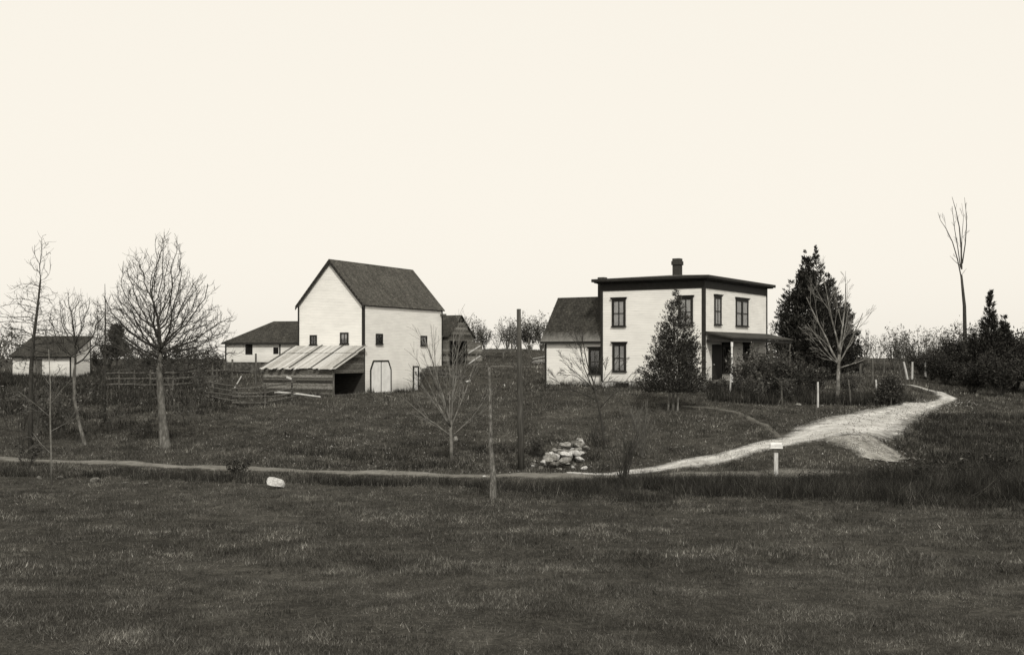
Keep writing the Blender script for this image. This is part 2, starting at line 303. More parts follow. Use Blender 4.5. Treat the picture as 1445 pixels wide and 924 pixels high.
def strip(name, line, half, mat, lift=.03, k=6, fade=1):
    P_ = line; T = np.gradient(P_, axis=0); T /= np.linalg.norm(T, axis=1)[:,None]; Nn = np.stack([-T[:,1], T[:,0]], 1)
    n = len(P_); hw = half(np.linspace(0,1,n)) if callable(half) else np.full(n, half)
    def wob(q): return .12*np.sin(np.arange(n)*.23+q)+.08*np.sin(np.arange(n)*.61+q*2)+.1*np.sin(np.arange(n)*.11+q*3)+.25
    wl, wr = wob(1), wob(4); V = []
    for j in range(k+1):
        s = -1+2*j/k; off = s*hw+(np.where(s>0, wr, wl)*abs(s))*np.minimum(1, hw)
        Q = P_+Nn*off[:,None]; edge = lift*(1-abs(s)**6)+.004-(.05*(abs(s)>.99))
        V.append(np.c_[Q, height(Q[:,0], Q[:,1])+edge])
    V = np.stack(V, 1).reshape(-1,3); idx = (np.arange(n-1)[:,None]*(k+1)+np.arange(k)[None,:]).ravel()
    q4 = np.stack([idx,idx+k+1,idx+k+2,idx+1],-1); o = npobj(name, V, q4, mat, n=4); o.data.shade_smooth()
    uv = np.stack([np.tile(np.linspace(-1,1,k+1), n), np.repeat(np.arange(n)*.4, k+1)], 1)[q4.ravel()]
    ul = o.data.uv_layers.new(name='UVMap'); ul.data.foreach_set('uv', uv.astype('f').ravel()); return tag(o, kind='structure')
dw = lambda t: DHW if len(t) == len(DHW) else np.interp(t, np.linspace(0,1,len(DHW)), DHW)
strip('dirt_road', ROAD, lambda t: np.interp(t,[0,.3,.5,.62,1],[.7,.62,.75,1.15,.9]), M['road'], .04); strip('driveway', DRIVE, dw, M['drive'], .06, 10)
strip('footpath', PATH, .22, M['path'], .04, 4); strip('eroded_bank', SCAR, lambda t: np.interp(t,[0,.5,1],[1.3,1.9,1.1]), M['scar'], .05, 8); strip('eroded_gully', SCAR2, lambda t: np.interp(t,[0,.5,1],[.4,.8,.5]), M['scar'], .05, 8)

# ------------------------------------------------------------------ windows
def window(parent, plane, c, zb, zt, wd, out=1, style='sash', curtain=True, hood=True):
    """plane 'y': wall faces -y at y=0, c is x; plane 'x': wall faces +x at x=0, c is y"""
    def B(mb, a0, a1, d0, d1, z0, z1):
        if plane[0] == 'y': mb.box(a0, a1, plane[1]-d1, plane[1]-d0, z0, z1)
        else: mb.box(plane[1]+d0, plane[1]+d1, a0, a1, z0, z1)
    cw = .11 if style == 'sash' else .07; a0, a1 = c-wd/2, c+wd/2
    fr = MB(); B(fr, a0, a0+cw, .002, .075, zb, zt); B(fr, a1-cw, a1, .002, .075, zb, zt); B(fr, a0+cw, a1-cw, .002, .075, zt-cw, zt)
    f = obj('window', fr, M['frame'], parent)
    s = MB(); B(s, a0-.05, a1+.05, .003, .12, zb-.07, zb); obj('sill', s, M['frame'], f)
    if hood:
        h = MB(); B(h, a0-.06, a1+.06, .003, .13, zt, zt+.09); B(h, a0-.1, a1+.1, .003, .18, zt+.09, zt+.13); obj('hood', h, M['frame'], f)
    i0, i1, z0, z1 = a0+cw, a1-cw, zb, zt-cw
    b = MB(); B(b, i0, i1, .003, .008, z0, z1); obj('backing', b, M['black'], f)
    if curtain:
        q = MB(); n = 24; ww = (i1-i0)
        for side in (0, 1):
            for k in range(n):
                u0, u1 = k/n*.42, (k+1)/n*.42
                x0 = i0+ww*u0 if side == 0 else i1-ww*u1; x1 = i0+ww*u1 if side == 0 else i1-ww*u0
                d = .018+.008*math.sin(k*1.4); zz = z0+.05+(.25 if curtain == 2 else 0)
                B(q, x0, x1, .011, d+.003, zz, z1-.04)
        obj('curtain', q, M['curtain'], f)
    gl = MB(); B(gl, i0, i1, .034, .038, z0, z1); obj('pane', gl, M['glass'], f)
    s = MB(); t_ = .045; zm = (z0+z1)/2; cm = (i0+i1)/2
    B(s, i0, i0+t_, .04, .06, z0, z1); B(s, i1-t_, i1, .04, .06, z0, z1)
    B(s, i0+t_, i1-t_, .04, .06, z0, z0+t_); B(s, i0+t_, i1-t_, .04, .06, z1-t_, z1)
    if style == 'sash':
        B(s, i0+t_, i1-t_, .041, .063, zm-.03, zm+.03); B(s, cm-.014, cm+.014, .042, .056, z0+t_, zm-.03); B(s, cm-.014, cm+.014, .042, .056, zm+.03, z1-t_)
        if wd > 2: B(s, cm-.14, cm+.14, .039, .07, z0+t_, z1-t_)
    else:
        B(s, cm-.014, cm+.014, .041, .056, z0+t_, z1-t_); B(s, i0+t_, i1-t_, .042, .055, zm-.014, zm+.014)
    obj('sash', s, M['frame'], f); return f
def roof_slab(name, q, th, mat, parent):
    """q: four corners (eave a, eave b, ridge b, ridge a); UV in metres, v up the slope"""
    q = [Vector(p) for p in q]; n = (q[1]-q[0]).cross(q[3]-q[0]).normalized()
    if n.z < 0: n = -n
    mb = MB(); mb.prism(q, -n*th); e = (q[1]-q[0]).normalized(); up = n.cross(e)
    if up.z < 0: up = -up
    mb.uv = [((Vector(mb.v[i])-q[0]).dot(e), (Vector(mb.v[i])-q[0]).dot(up)) for f in mb.f for i in f]
    return obj(name, mb, mat, parent)

# ------------------------------------------------------------------ HOUSE
TH = R(32); HW, HD = 7.37, 11.7
hc = P(994, 549, 72.0); house = empty('farmhouse', (hc.x, hc.y, hc.z), 'white two storey square farmhouse with dark cornice and low side wing', 'house', -TH)
def gable_walls(mb, x0, x1, y0, y1, z0, z1): mb.box(x0, x1, y0, y1, z0, z1)
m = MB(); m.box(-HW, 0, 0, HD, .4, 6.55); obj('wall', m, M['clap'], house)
m = MB(); m.box(-HW+.04, -.04, .04, HD-.04, -1.2, .4); obj('foundation', m, M['stone'], house)
m = MB(); m.box(-HW-.03, 0-.12, -.035, 0-.002, 6.42, 6.95); m.box(-HW-.035, .035, HD, HD+.03, 6.42, 6.95); m.box(.002, .035, .12, HD, 6.42, 6.95); m.box(-HW-.035, -HW-.003, 0, HD, 6.42, 6.95)
m.box(-HW, 0, 0, HD, 6.55, 6.95); m.box(-.12, .036, -.036, .12, 6.42, 6.951)
obj('frieze', m, M['dark'], house)
m = MB(); ov = .5
m.box(-HW-ov, ov, -ov, HD+ov, 7.02, 7.22); m.box(-HW-ov+.14, ov-.14, -ov+.14, HD+ov-.14, 6.95, 7.02); obj('cornice', m, M['dark'], house, bevel=.03)
m = MB(); a = ov-.06; m.add([(-HW-a,-a,7.221),(a,-a,7.221),(a,HD+a,7.221),(-HW-a,HD+a,7.221),(-HW/2,HW/2,7.6),(-HW/2,HD-HW/2,7.6)], [(0,1,4),(1,2,5,4),(2,3,5),(3,0,4,5)]); obj('roof', m, M['roofing'], house)
obj('corner_board', MB().box(-.17, .034, -.034, -.003, .4, 6.42), M['dark'], house)
obj('corner_board', MB().box(.002, .034, -.002, .17, .4, 6.42), M['dark'], house)
obj('corner_board', MB().box(-HW-.03, -HW+.14, -.033, -.003, .4, 6.42), M['dark'], house)
obj('corner_board', MB().box(.002, .033, HD-.17, HD+.03, .4, 6.42), M['dark'], house)
m = MB(); m.box(-HW-.01, .04, -.045, -.036, .3, .44); 
window(house, ('y',0), -6.04, 4.08, 5.86, 1.0); window(house, ('y',0), -1.27, 4.08, 5.86, 1.0); window(house, ('y',0), -6.0, 1.1, 2.92, 1.0); window(house, ('y',0), -1.27, 1.1, 2.92, 1.0)
window(house, ('x',0), 2.2, 4.15, 5.98, 1.15); window(house, ('x',0), 6.6, 4.15, 5.95, 2.3)
window(house, ('x',0), 3.7, 1.0, 2.85, 1.35, curtain=False); window(house, ('x',0), 7.4, 1.15, 2.9, 1.1, curtain=False)  # the window next to the door is added as darkness under the porch
m = MB(); m.box(-6.3, -5.35, .01, .035, -.02, .33); bwn = obj('cellar_window', m, M['black'], house)
# front door on the porch side, widened so its dark face deepens the porch shade
m = MB(); m.box(.003, .05, 1.25, 2.9, .5, 2.85); d = obj('door', m, M['frame'], house)
m = MB(); m.tube([(.05,1.42,1.55),(.11,1.42,1.55)], [.03,.035], 8); obj('handle', m, M['metal'], d)
# chimneys
def chimney(x, y, z0, z1, s, parent, name='chimney'):
    m = MB(); m.box(x-s, x+s, y-s, y+s, z0, z1-.45); m.box(x-s-.06, x+s+.06, y-s-.06, y+s+.06, z1-.45, z1-.18); m.box(x-s-.01, x+s+.01, y-s-.01, y+s+.01, z1-.18, z1); obj(name, m, M['brick'], parent, bevel=.02)
chimney(-3.7, 4.2, 7.2, 8.75, .26, house)
chimney(-7.95, 1.3, 4.0, 7.45, .24, house)
# porch
pw_ = 1.8; y0p, y1p = .25, HD+.2
m = MB(); m.box(.036, pw_-.1, y0p+.1, y1p-.2, .28, .46); po = obj('porch_floor', m, M['wood'], house)
roof_slab('porch_roof', [(pw_+.1,y0p-.12,3.28),(pw_+.1,y1p,3.28),(.036,y1p,3.68),(.036,y0p-.12,3.68)], .1, M['roofing'], house)
m = MB(); m.box(pw_-.17, pw_+.0, y0p, y1p-.1, 3.0, 3.175); m.box(.04, pw_-.17, y0p, y0p+.16, 3.0, 3.175); obj('porch_beam', m, M['dark'], house)
for yy in (y0p+.08, 4.0, 7.8, y1p-.3):
    m = MB(); m.tube([(pw_-.09,yy,.46),(pw_-.09,yy,1.1),(pw_-.09,yy,1.2),(pw_-.09,yy,2.6),(pw_-.09,yy,2.75),(pw_-.09,yy,3.0)], [.075,.075,.055,.05,.08,.08], 10); obj('porch_post', m, M['white'] if yy < 1 else M['wood'], house)
m = MB()
for yy in np.arange(y0p+.3, y1p-.3, .17): m.box(pw_-.11, pw_-.07, yy, yy+.03, .6, 1.2)
m.box(pw_-.13, pw_-.05, y0p+.2, y1p-.4, 1.2, 1.26); m.box(pw_-.12, pw_-.06, y0p+.2, y1p-.4, .54, .6); obj('porch_railing', m, M['wood'], house)
m = MB(); m.box(.3, pw_-.2, y0p-.35, y0p+.09, -.2, .22); m.box(.3, pw_-.2, y0p-.75, y0p-.36, -.3, -.02); obj('porch_step', m, M['wood'], house)
m = MB(); m.box(pw_-.2, pw_-.16, y0p+.1, y1p-.2, -.6, .28); obj('porch_skirt', m, M['wood'], house)
# wing
WX0, WX1, WY0, WY1 = -11.87, -HW-.003, .3, 4.7; ym = (WY0+WY1)/2; ez, rz_ = 3.35, 6.12
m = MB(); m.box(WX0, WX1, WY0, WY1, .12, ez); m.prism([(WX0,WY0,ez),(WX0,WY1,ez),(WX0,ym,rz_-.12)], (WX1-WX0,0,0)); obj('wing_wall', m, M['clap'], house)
m = MB(); m.box(WX0+.04, WX1, WY0+.04, WY1-.04, -1.2, .12); obj('wing_foundation', m, M['stone'], house)
oh = .28; sl_ = (rz_-ez)/(ym-WY0)
rf = roof_slab('wing_roof', [(WX0-.25,WY0-oh,ez-sl_*oh+.1),(WX1,WY0-oh,ez-sl_*oh+.1),(WX1,ym,rz_+.1),(WX0-.25,ym,rz_+.1)], .09, M['shingle_moss'], house)
roof_slab('wing_roof', [(WX0-.25,WY1+oh,ez-sl_*oh+.1),(WX1,WY1+oh,ez-sl_*oh+.1),(WX1,ym,rz_+.1),(WX0-.25,ym,rz_+.1)], .09, M['shingle_moss'], house)
m = MB(); m.box(WX0-.02, WX1, WY0-.035, WY0-.002, ez-.33, ez-.02); m.box(WX0-.22, WX1-.002, WY0-.26, WY0-.2, ez-.4, ez-.24)
m.box(WX0-.03, WX0+.1, WY0-.03, WY0-.003, .12, ez-.33)
m.prism([(WX0-.24,WY0-oh,ez-sl_*oh-.16),(WX0-.24,WY0-oh,ez-sl_*oh-.01),(WX0-.24,ym,rz_-.01),(WX0-.24,ym,rz_-.22)], (.04,0,0))
obj('wing_trim', m, M['dark'], house)
window(house, ('y',WY0), -7.98, .9, 2.6, .95, curtain=False)

# ------------------------------------------------------------------ BARN
TB = R(26.1); bc = P(513, 555, 82.0); BW, BD = 5.8, 11.5
barn = empty('white_barn', tuple(bc), 'tall white clapboard barn with steep shingled gable roof', 'barn', -TB)
be, brz = 6.5, 9.75
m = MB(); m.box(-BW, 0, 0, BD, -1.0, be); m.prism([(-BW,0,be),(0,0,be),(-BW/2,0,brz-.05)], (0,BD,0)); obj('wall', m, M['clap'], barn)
s_ = (brz-be)/(BW/2)
for sgn in (0, 1):
    xe = .16 if sgn else -BW-.16
    roof_slab('roof', [(xe,-.2,be-s_*.16+.06),(xe,BD+.2,be-s_*.16+.06),(-BW/2,BD+.2,brz+.06),(-BW/2,-.2,brz+.06)], .08, M['shingle'], barn)
m = MB()
for xe in (.15, -BW-.15): m.prism([(xe,-.19,be-s_*.16-.2),(xe,-.19,be-s_*.16-.03),(-BW/2,-.19,brz-.04),(-BW/2,-.19,brz-.27)], (0,.06,0))
m.box(.003, .04, .0, BD, be-.1, be-.02); obj('rake_trim', m, M['dark'], barn)
obj('corner_board', MB().box(-.13, .033, -.033, -.003, -.6, be-.1), M['dark'], barn)
obj('corner_board', MB().box(.002, .033, -.002, .16, -.6, be-.1), M['dark'], barn)
obj('corner_board', MB().box(-BW-.02, -BW+.11, -.033, -.003, -.6, be-.15), M['dark'], barn)
obj('corner_board', MB().box(.002,.033,BD-.12,BD+.03,-.6,be-.1), M['dark'], barn)
window(barn, ('y',0), -4.4, 3.55, 4.25, .62, style='barn', curtain=False, hood=False)
window(barn, ('y',0), -1.65, 3.6, 4.42, .72, style='barn', curtain=2, hood=False)
window(barn, ('x',0), 2.05, 3.6, 4.35, .9, style='barn', curtain=False, hood=False); window(barn, ('x',0), 8.5, 3.55, 4.3, .95, style='barn', curtain=False, hood=False)
# double doors with clipped corners
d0, d1, dt, ck = .9, 3.65, 2.28, .62
def leaf_pts(a, b, clip_a): return [(0,a,0.02),(0,b,0.02),(0,b,dt-(0 if clip_a else ck)),(0,b-(0 if clip_a else ck*.6),dt),(0,a+(ck*.6 if clip_a else 0),dt),(0,a,dt-(ck if clip_a else 0))]
mid = (d0+d1)/2
for (a, b, c_) in ((d0+.07, mid-.012, True), (mid+.012, d1-.07, False)):
    pts = []; 
    for p in leaf_pts(a, b, c_):
        if not pts or (Vector(p)-Vector(pts[-1])).length > 1e-4: pts.append(p)
    m = MB(); m.prism([(p[0]+.012, p[1], p[2]) for p in pts], (.03,0,0)); lf = obj('barn_door', m, M['white'], barn)
m = MB(); seg = [(d0,0),(d0,dt-ck+.03),(d0+ck*.6,dt+.05),(d1-ck*.6,dt+.05),(d1,dt-ck+.03),(d1,0)]
for (a, z0), (b, z1) in zip(seg[:-1], seg[1:]): m.beam((.03,a,z0), (.03,b,z1), .06, .12)
m.box(.004, .011, d0+.1, d1-.1, .0, dt-ck); m.box(.043, .052, mid-.04, mid+.04, .02, dt); obj('door_frame', m, M['dark'], barn)
m = MB(); m.box(.003, .06, 6.85, 7.0, -.1, 1.92); m.box(.003, .06, 7.55, 7.75, -.1, 1.92); m.box(.003, .06, 7.0, 7.55, 1.82, 1.92); sdf = obj('side_door_frame', m, M['dark'], barn)
m = MB(); m.box(.003, .04, 7.0, 7.55, -.1, 1.82); sdo = obj('side_door', m, M['white'], barn)
m = MB(); m.box(.041,.05,7.2,7.36,1.2,1.5); obj('peephole', m, M['black'], sdo)
m = MB(); m.box(-.0+.003, .5, BD-.35, BD-.2, be-.55, be-.4); obj('beam_end', m, M['wood'], barn)

# stone retaining wall beside the barn
sw = bc + Matrix.Rotation(-TB, 3, 'Z') @ Vector((.06, 8.0, 0)); rw = empty('retaining_wall', tuple(sw), 'rough dark stone retaining wall running out from the side door of the barn', 'stone wall', -TB)
m = MB(); rr = random.Random(3)
for i in range(10):
    for k in range(8):
        L_ = .38; x0 = i*L_+(k % 2)*.15; top = 1.95-.13*max(0, i-2)
        if k*.26 > top+.5: continue
        jx = rr.uniform(-.05,.05); m.box(x0+.01, x0+L_-.01, -.2+jx, .22, -.4+k*.27, -.4+k*.27+.25)
obj('masonry', m, M['fieldstone'], rw, bevel=.05)

# ------------------------------------------------------------------ LEAN-TO
lt = empty('lean_to_shed', tuple(bc), 'weathered grey board lean-to with bleached plank roof against the barn gable', 'shed', -TB)
LD = 3.85; eh, th_ = 1.9, 3.4; X0, X1 = -BW-.15, .05
def ltz(y): return eh+(th_-eh)*(y+LD)/LD
# low wall of separate boards, uneven
m = MB(); rr = random.Random(5)
for k in range(9):
    z0 = -.25+k*.235
    for (a, b) in ((X0, -3.1+rr.uniform(-.3,.3)), (None, X1)):
        if a is None: a = lastb+.015
        zz = z0+rr.uniform(-.012,.012); lastb = b
        t0 = -LD+rr.uniform(-.02,.01)
        m.box(a, b, t0-.025, t0, zz, min(zz+.225, eh-.03))
obj('front_wall', m, M['grey'], lt)
m = MB()
for k in range(9): m.box(X0, X0+.03, -LD, -.05, -.25+k*.235, -.25+k*.235+.225)
m.prism([(X0,-LD,1.88),(X0,-.05,1.88),(X0,-.05,th_-.1)], (.03,0,0)); obj('end_wall', m, M['grey'], lt)
m = MB()      # boarded gable above the open end
for k in range(6):
    z0 = 1.5+k*.29; z1 = z0+.275; ya = -LD+.05 if z1 < eh else -LD+(z1-eh)/(th_-eh)*LD*.985; yb = -LD+.05 if z0 < eh else -LD+(z0-eh)/(th_-eh)*LD
    m.prism([(X1,yb,z0),(X1,-.05+.0,z0),(X1,-.05,min(z1,th_-.12)),(X1,min(ya,-.06),min(z1,th_-.12))], (.03,0,0))
obj('gable_boards', m, M['grey'], lt)
m = MB(); m.box(X0+.03, X1-.0, -.1, -.045, -.6, 2.6); m.box(X0+.03, X1, -LD+.01, -LD+.03, -.6, 1.8); obj('shade_lining', m, M['shade_board'], lt)  # added dark sheets, painting the shade inside the lean-to
m = MB(); m.tube([(X1,-LD+.03,-.4),(X1+.02,-LD+.02,.8),(X1,-LD+.04,eh)], [.08,.07,.065], 7); obj('corner_post', m, M['wood'], lt)
m = MB(); m.beam((X1+.02,-LD,-.02),(X1+.02,-.1,-.02),.1,.1); obj('sill_beam', m, M['wood'], lt)
m = MB(); rr = random.Random(9); x = X0-.15        # roof planks, two courses, lifted and split
while x < X1+.15:
    wd = rr.uniform(.19,.27); e = rr.uniform(-.2,.1); yb = -1.25+rr.uniform(-.05,.05)
    for (ya, yb_, dz) in ((-LD-.22+e, yb, .03), (yb-.12, -.04, .075)):
        za, zb_ = ltz(ya)+dz+rr.uniform(0,.015), ltz(yb_)+dz+rr.uniform(0,.01)
        m.prism([(x,ya,za),(x+wd-.012,ya,za+rr.uniform(-.01,.01)),(x+wd-.012,yb_,zb_),(x,yb_,zb_)], (0,0,-.025))
    x += wd
obj('roof', m, M['roofboard'], lt)
m = MB()
for xx in (X0-.1, -3.6, -1.7, X1+.12): m.beam((xx,-LD-.15,ltz(-LD-.15)+.07),(xx,-.04,ltz(-.04)+.13),.11,.035)
obj('roof_battens', m, M['wood'], lt)
m = MB()
for xx in np.linspace(X0+.3, X1-.3, 7): m.beam((xx,-LD,eh-.09),(xx,-.05,th_-.13),.06,.1)
obj('rafters', m, M['wood'], lt)

# ------------------------------------------------------------------ grey outbuilding behind barn
ob = bc + Matrix.Rotation(-TB, 3, 'Z') @ Vector((.35, BD+.3, 0)); ob.z = -.95
ou = empty('grey_outbuilding', tuple(ob), 'small unpainted grey gabled outbuilding with open door behind the white barn', 'outbuilding', -TB)
OW, OL, oe, orr = 4.3, 5.5, 2.5, 4.15
m = MB(); m.box(-.08, 0, 0, .35, -.8, oe); m.box(-.08, 0, 3.1, OW, -.8, oe); m.box(-.08, 0, .35, 3.1, 2.05, oe)
m.prism([(0,0,oe),(0,OW,oe),(0,OW/2,orr)], (-.08,0,0)); m.box(-OL, -.08, 0, .06, -.8, oe); m.box(-OL, -.08, OW-.06, OW, -.8, oe); m.box(-OL, -OL+.06, .06, OW-.06, -.8, oe); obj('wall', m, M['grey'], ou)
so_ = (orr-oe)/(OW/2)
for ye in (-.25, OW+.25): roof_slab('roof', [(.15,ye,oe-so_*.25+.07),(-OL,ye,oe-so_*.25+.07),(-OL,OW/2,orr+.07),(.15,OW/2,orr+.07)], .07, M['shingle_dark'], ou)
m = MB(); m.box(-.02,.05,.28,.36,-.1,2.1); m.box(-.02,.05,3.1,3.18,-.1,2.1); m.box(-.02,.05,.36,3.1,2.02,2.1); obj('door_frame', m, M['dark'], ou)
dl = MB(); dl.box(0, 1.25, -.03, 0, .02, 1.95); dd = obj('door', dl, M['grey'], ou); dd.location = (.03, 3.3, 0); dd.rotation_euler = (0,0,R(28))
m = MB(); m.beam((.08,-.045,1.05),(1.1,-.045,1.7),.03,.1); m.beam((.08,-.045,.15),(1.1,-.045,.85),.03,.1); br = obj('door_brace', m, M['palewood'], ou); br.location = dd.location; br.rotation_euler = dd.rotation_euler

# ------------------------------------------------------------------ low barn
lb0 = P(318, 525, 97); lb0.z = hz(lb0.x, lb0.y); LZ = -1.5; lb = empty('low_barn', (lb0.x, lb0.y, LZ), 'long low white barn with dark hipped roof left of the tall barn', 'barn', -R(12))
LW_, LDp = 11.0, 6.0
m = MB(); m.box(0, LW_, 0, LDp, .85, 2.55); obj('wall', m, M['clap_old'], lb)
m = MB(); m.box(.05, LW_-.05, .05, LDp-.05, -1, .85); obj('foundation', m, M['fieldstone'], lb)
o_ = .25; zr = 4.4; ze = 2.5; hipx = 3.1
A, B_, C_, D_ = (-o_,-o_,ze), (LW_+o_,-o_,ze), (LW_+o_,LDp+o_,ze), (-o_,LDp+o_,ze); E, G = (hipx,LDp/2,zr), (LW_,LDp/2,zr)
m = MB(); vs_ = [A,B_,C_,D_,E,G]; m.add(vs_, [(0,1,5,4),(2,3,4,5),(3,0,4),(1,2,5),(0,3,2,1)])
m.uv = [((vs_[i][0]+vs_[i][1]*(1 if len(f) == 3 else 0)), (vs_[i][2]-ze)*1.8+(vs_[i][1] if f == (0,3,2,1) else 0)) for f in m.f for i in f]; obj('roof', m, M['shingle_dark'], lb)
m = MB(); m.box(-o_, LW_+o_, -o_-.03, -o_, ze-.14, ze+.0); m.box(4.93, 5.05, -.03, -.003, .85, 2.4); m.box(-.02,.1,-.03,-.003,.85,2.4); obj('trim', m, M['dark'], lb)
m = MB(); m.box(1.85, 2.5, -.03, -.003, 1.5, 2.35); obj('window', m, M['black'], lb)
m = MB(); m.box(4.4, 4.86, -.03, -.003, 1.55, 2.1); obj('window', m, M['black'], lb)

# ------------------------------------------------------------------ left shed
ls0 = P(100, 535, 95); ls = empty('white_shed', tuple(ls0), 'low white shed with dark single pitch roof behind thin trees', 'shed', -R(12))
m = MB(); SW, SD, h0, h1 = 5.5, 2.9, 2.0, 3.5
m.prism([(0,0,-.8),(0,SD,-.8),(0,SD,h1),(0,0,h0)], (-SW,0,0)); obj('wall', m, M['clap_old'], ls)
sl2 = (h1-h0)/SD
roof_slab('roof', [(-SW-.2,-.35,h0-.35*sl2+.08),(.2,-.35,h0-.35*sl2+.08),(.2,SD+.2,h1+.2*sl2+.08),(-SW-.2,SD+.2,h1+.2*sl2+.08)], .1, M['shingle_dark'], ls)
obj('corner_board', MB().box(.003,.03,SD-.1,SD,-.3,h1-.05), M['dark'], ls)
obj('corner_board', MB().box(-.1,.03,-.03,-.003,-.3,h0-.05), M['dark'], ls)
m = MB(); m.box(-3.6,-2.7,-.03,-.003,-.1,1.7); obj('door', m, M['wood'], ls)

# ------------------------------------------------------------------ fences and posts
def wob_post(mb, x, y, z0, h, r, lean=(0,0), n=7):
    mb.tube([(x,y,z0),(x+lean[0]*.5*h+.01,y+lean[1]*.5*h,z0+h*.5),(x+lean[0]*h,y+lean[1]*h,z0+h)], [r,r*.95,r*.85], n, .08)
f0 = at(330, 73.5); rf_ = empty('rail_fence', tuple(f0), 'split rail fence of four rails sloping down beside the lean-to', 'fence')
pp = [at(300,77), at(334,73.0), at(374,72.5), at(412,75.0)]
for i, p in enumerate(pp):
    q = p-f0; m = MB(); wob_post(m, q.x, q.y, q.z-.2, 1.65 if i < 3 else 1.75, .075); obj('post', m, M['wood'], rf_)
m = MB(); m.beam(pp[3]-f0+Vector((.0,-.05,1.45)), pp[3]-f0+Vector((-.35,0,1.6)), .1, .12); obj('brace', m, M['palewood'], rf_)
rr = random.Random(2)
for i in range(3):
    for k in range(4):
        a = pp[i]-f0+Vector((-.25,-.1,.25+k*.32+rr.uniform(-.06,.06))); b = pp[i+1]-f0+Vector((.25,-.1,.25+k*.34+rr.uniform(-.08,.08)))
        mid_ = (a+b)/2+Vector((0,0,rr.uniform(-.05,.02))); m = MB(); m.tube([a,mid_,b], [.045,.05,.035], 6, .1); obj('rail', m, M['wood'], rf_)
pb = P(388, 553, 74.5); pe = P(452, 560, 77); m = MB(); m.tube([pb, (pb+pe)/2+Vector((0,0,.03)), pe], [.07,.075,.06], 7, .1)
tag(obj('loose_pole', m, M['palewood']), 'long pale pole leaning along the foot of the lean-to wall', 'pole')

g0 = at(1154, 66); wf = empty('wire_fence', tuple(g0), 'wire fence on thin wooden posts along the garden edge above the driveway', 'fence')
spec = [(1030,68.5,1.35,.03),(1048,67.5,1.0,0),(1076,67,1.1,.02),(1103,66.5,1.2,0),(1154,64.2,1.45,0),(1201,66,1.5,-.1),(1239,66.5,1.5,-.08),(1262,69,1.3,.02),(1278,73,1.3,0)]
tops = []
for i, (px, D, h, ln) in enumerate(spec):
    q = at(px, D)-g0; m = MB(); wob_post(m, q.x, q.y, q.z-.1, h+.1, .055 if i not in (4,6) else .06, (ln,0)); o = obj('post', m, M['palewood'] if i in (0,4,6) else M['wood'], wf); tops.append((q, h, ln))
    if i == 4: o['label'] = 'pale fence post standing upright'
for k, fr_ in enumerate((.35,.62,.88)):
    m = MB(); m.tube([q+Vector((ln*h*fr_,-.06,h*fr_)) for q, h, ln in tops], [.006]*len(tops), 4); obj('wire', m, M['wire'], wf)
h0_ = at(1241, 98); ff = empty('far_fence', tuple(h0_), 'row of old posts in the field beyond the pale bare tree', 'fence')
for (px, D, h, ln) in ((1214,84,1.6,0),(1231,84,2.0,.0),(1247,96,1.4,0),(1272,92,1.2,-.2),(1281,90,1.5,-.22),(1287,90,1.5,.02),(1306,95,1.3,0)):
    q = at(px, D)-h0_; m = MB(); wob_post(m, q.x, q.y, q.z-.1, h, .09, (ln,0)); obj('post', m, M['palewood'] if px > 1275 else M['wood'], ff)
k0 = at(745, 108); kf = empty('pasture_fence', tuple(k0), 'rail and post fence in the back field between barn and house', 'fence')
kp = [at(722,107),at(746,106),at(768,108),at(790,108)]
for p, h in zip(kp, (1.2,1.6,1.3,1.3)):
    q = p-k0; m = MB(); wob_post(m, q.x, q.y, q.z-.1, h, .1); obj('post', m, M['wood'], kf)
for a, b in zip(kp[1:-1], kp[2:]):
    m = MB(); m.beam(a-k0+Vector((0,-.1,.85)), b-k0+Vector((0,-.1,.9)), .05, .1); obj('rail', m, M['palewood'], kf)
l0 = at(180, 84); lf_ = empty('plank_fence', tuple(l0), 'old plank fence between the white shed and the big bare tree', 'fence')
lp = [at(148,84),at(168,84),at(190,84),at(212,83.5),at(244,84),at(275,85),at(306,86)]
for p in lp:
    q = p-l0; m = MB(); wob_post(m, q.x, q.y, q.z-.1, 1.6, .07); obj('post', m, M['wood'], lf_)
for a, b in zip(lp[:-1], lp[1:]):
    for k in range(3): m = MB(); m.beam(a-l0+Vector((0,-.09,.45+.42*k)), b-l0+Vector((0,-.09,.45+.42*k+rr.uniform(-.06,.06))), .03, .09); obj('rail', m, M['wood'], lf_)
y0_ = at(330, 92); yf = empty('yard_fence', tuple(y0_), 'pole fence with tall posts in front of the low barn', 'fence')
yp = [(at(328,90),2.0),(at(361,88.5),2.6),(at(300,90),1.7)]
for p, h in yp:
    q = p-y0_; m = MB(); wob_post(m, q.x, q.y, q.z-.2, h, .085); obj('post', m, M['wood'], yf)
for a, b in ((0,1),(2,0)):
    m = MB(); m.beam(yp[a][0]-y0_+Vector((0,-.1,.9)), yp[b][0]-y0_+Vector((0,-.1,1.0)), .05, .09); obj('rail', m, M['wood'], yf)
m = MB(); q = P(337,540,86); m.beam(q-Vector((.35,0,.45)), q+Vector((.2,0,.5)), .1, .08); tag(obj('leaning_board', m, M['palewood']), 'short pale board leaning near the low barn posts', 'board')

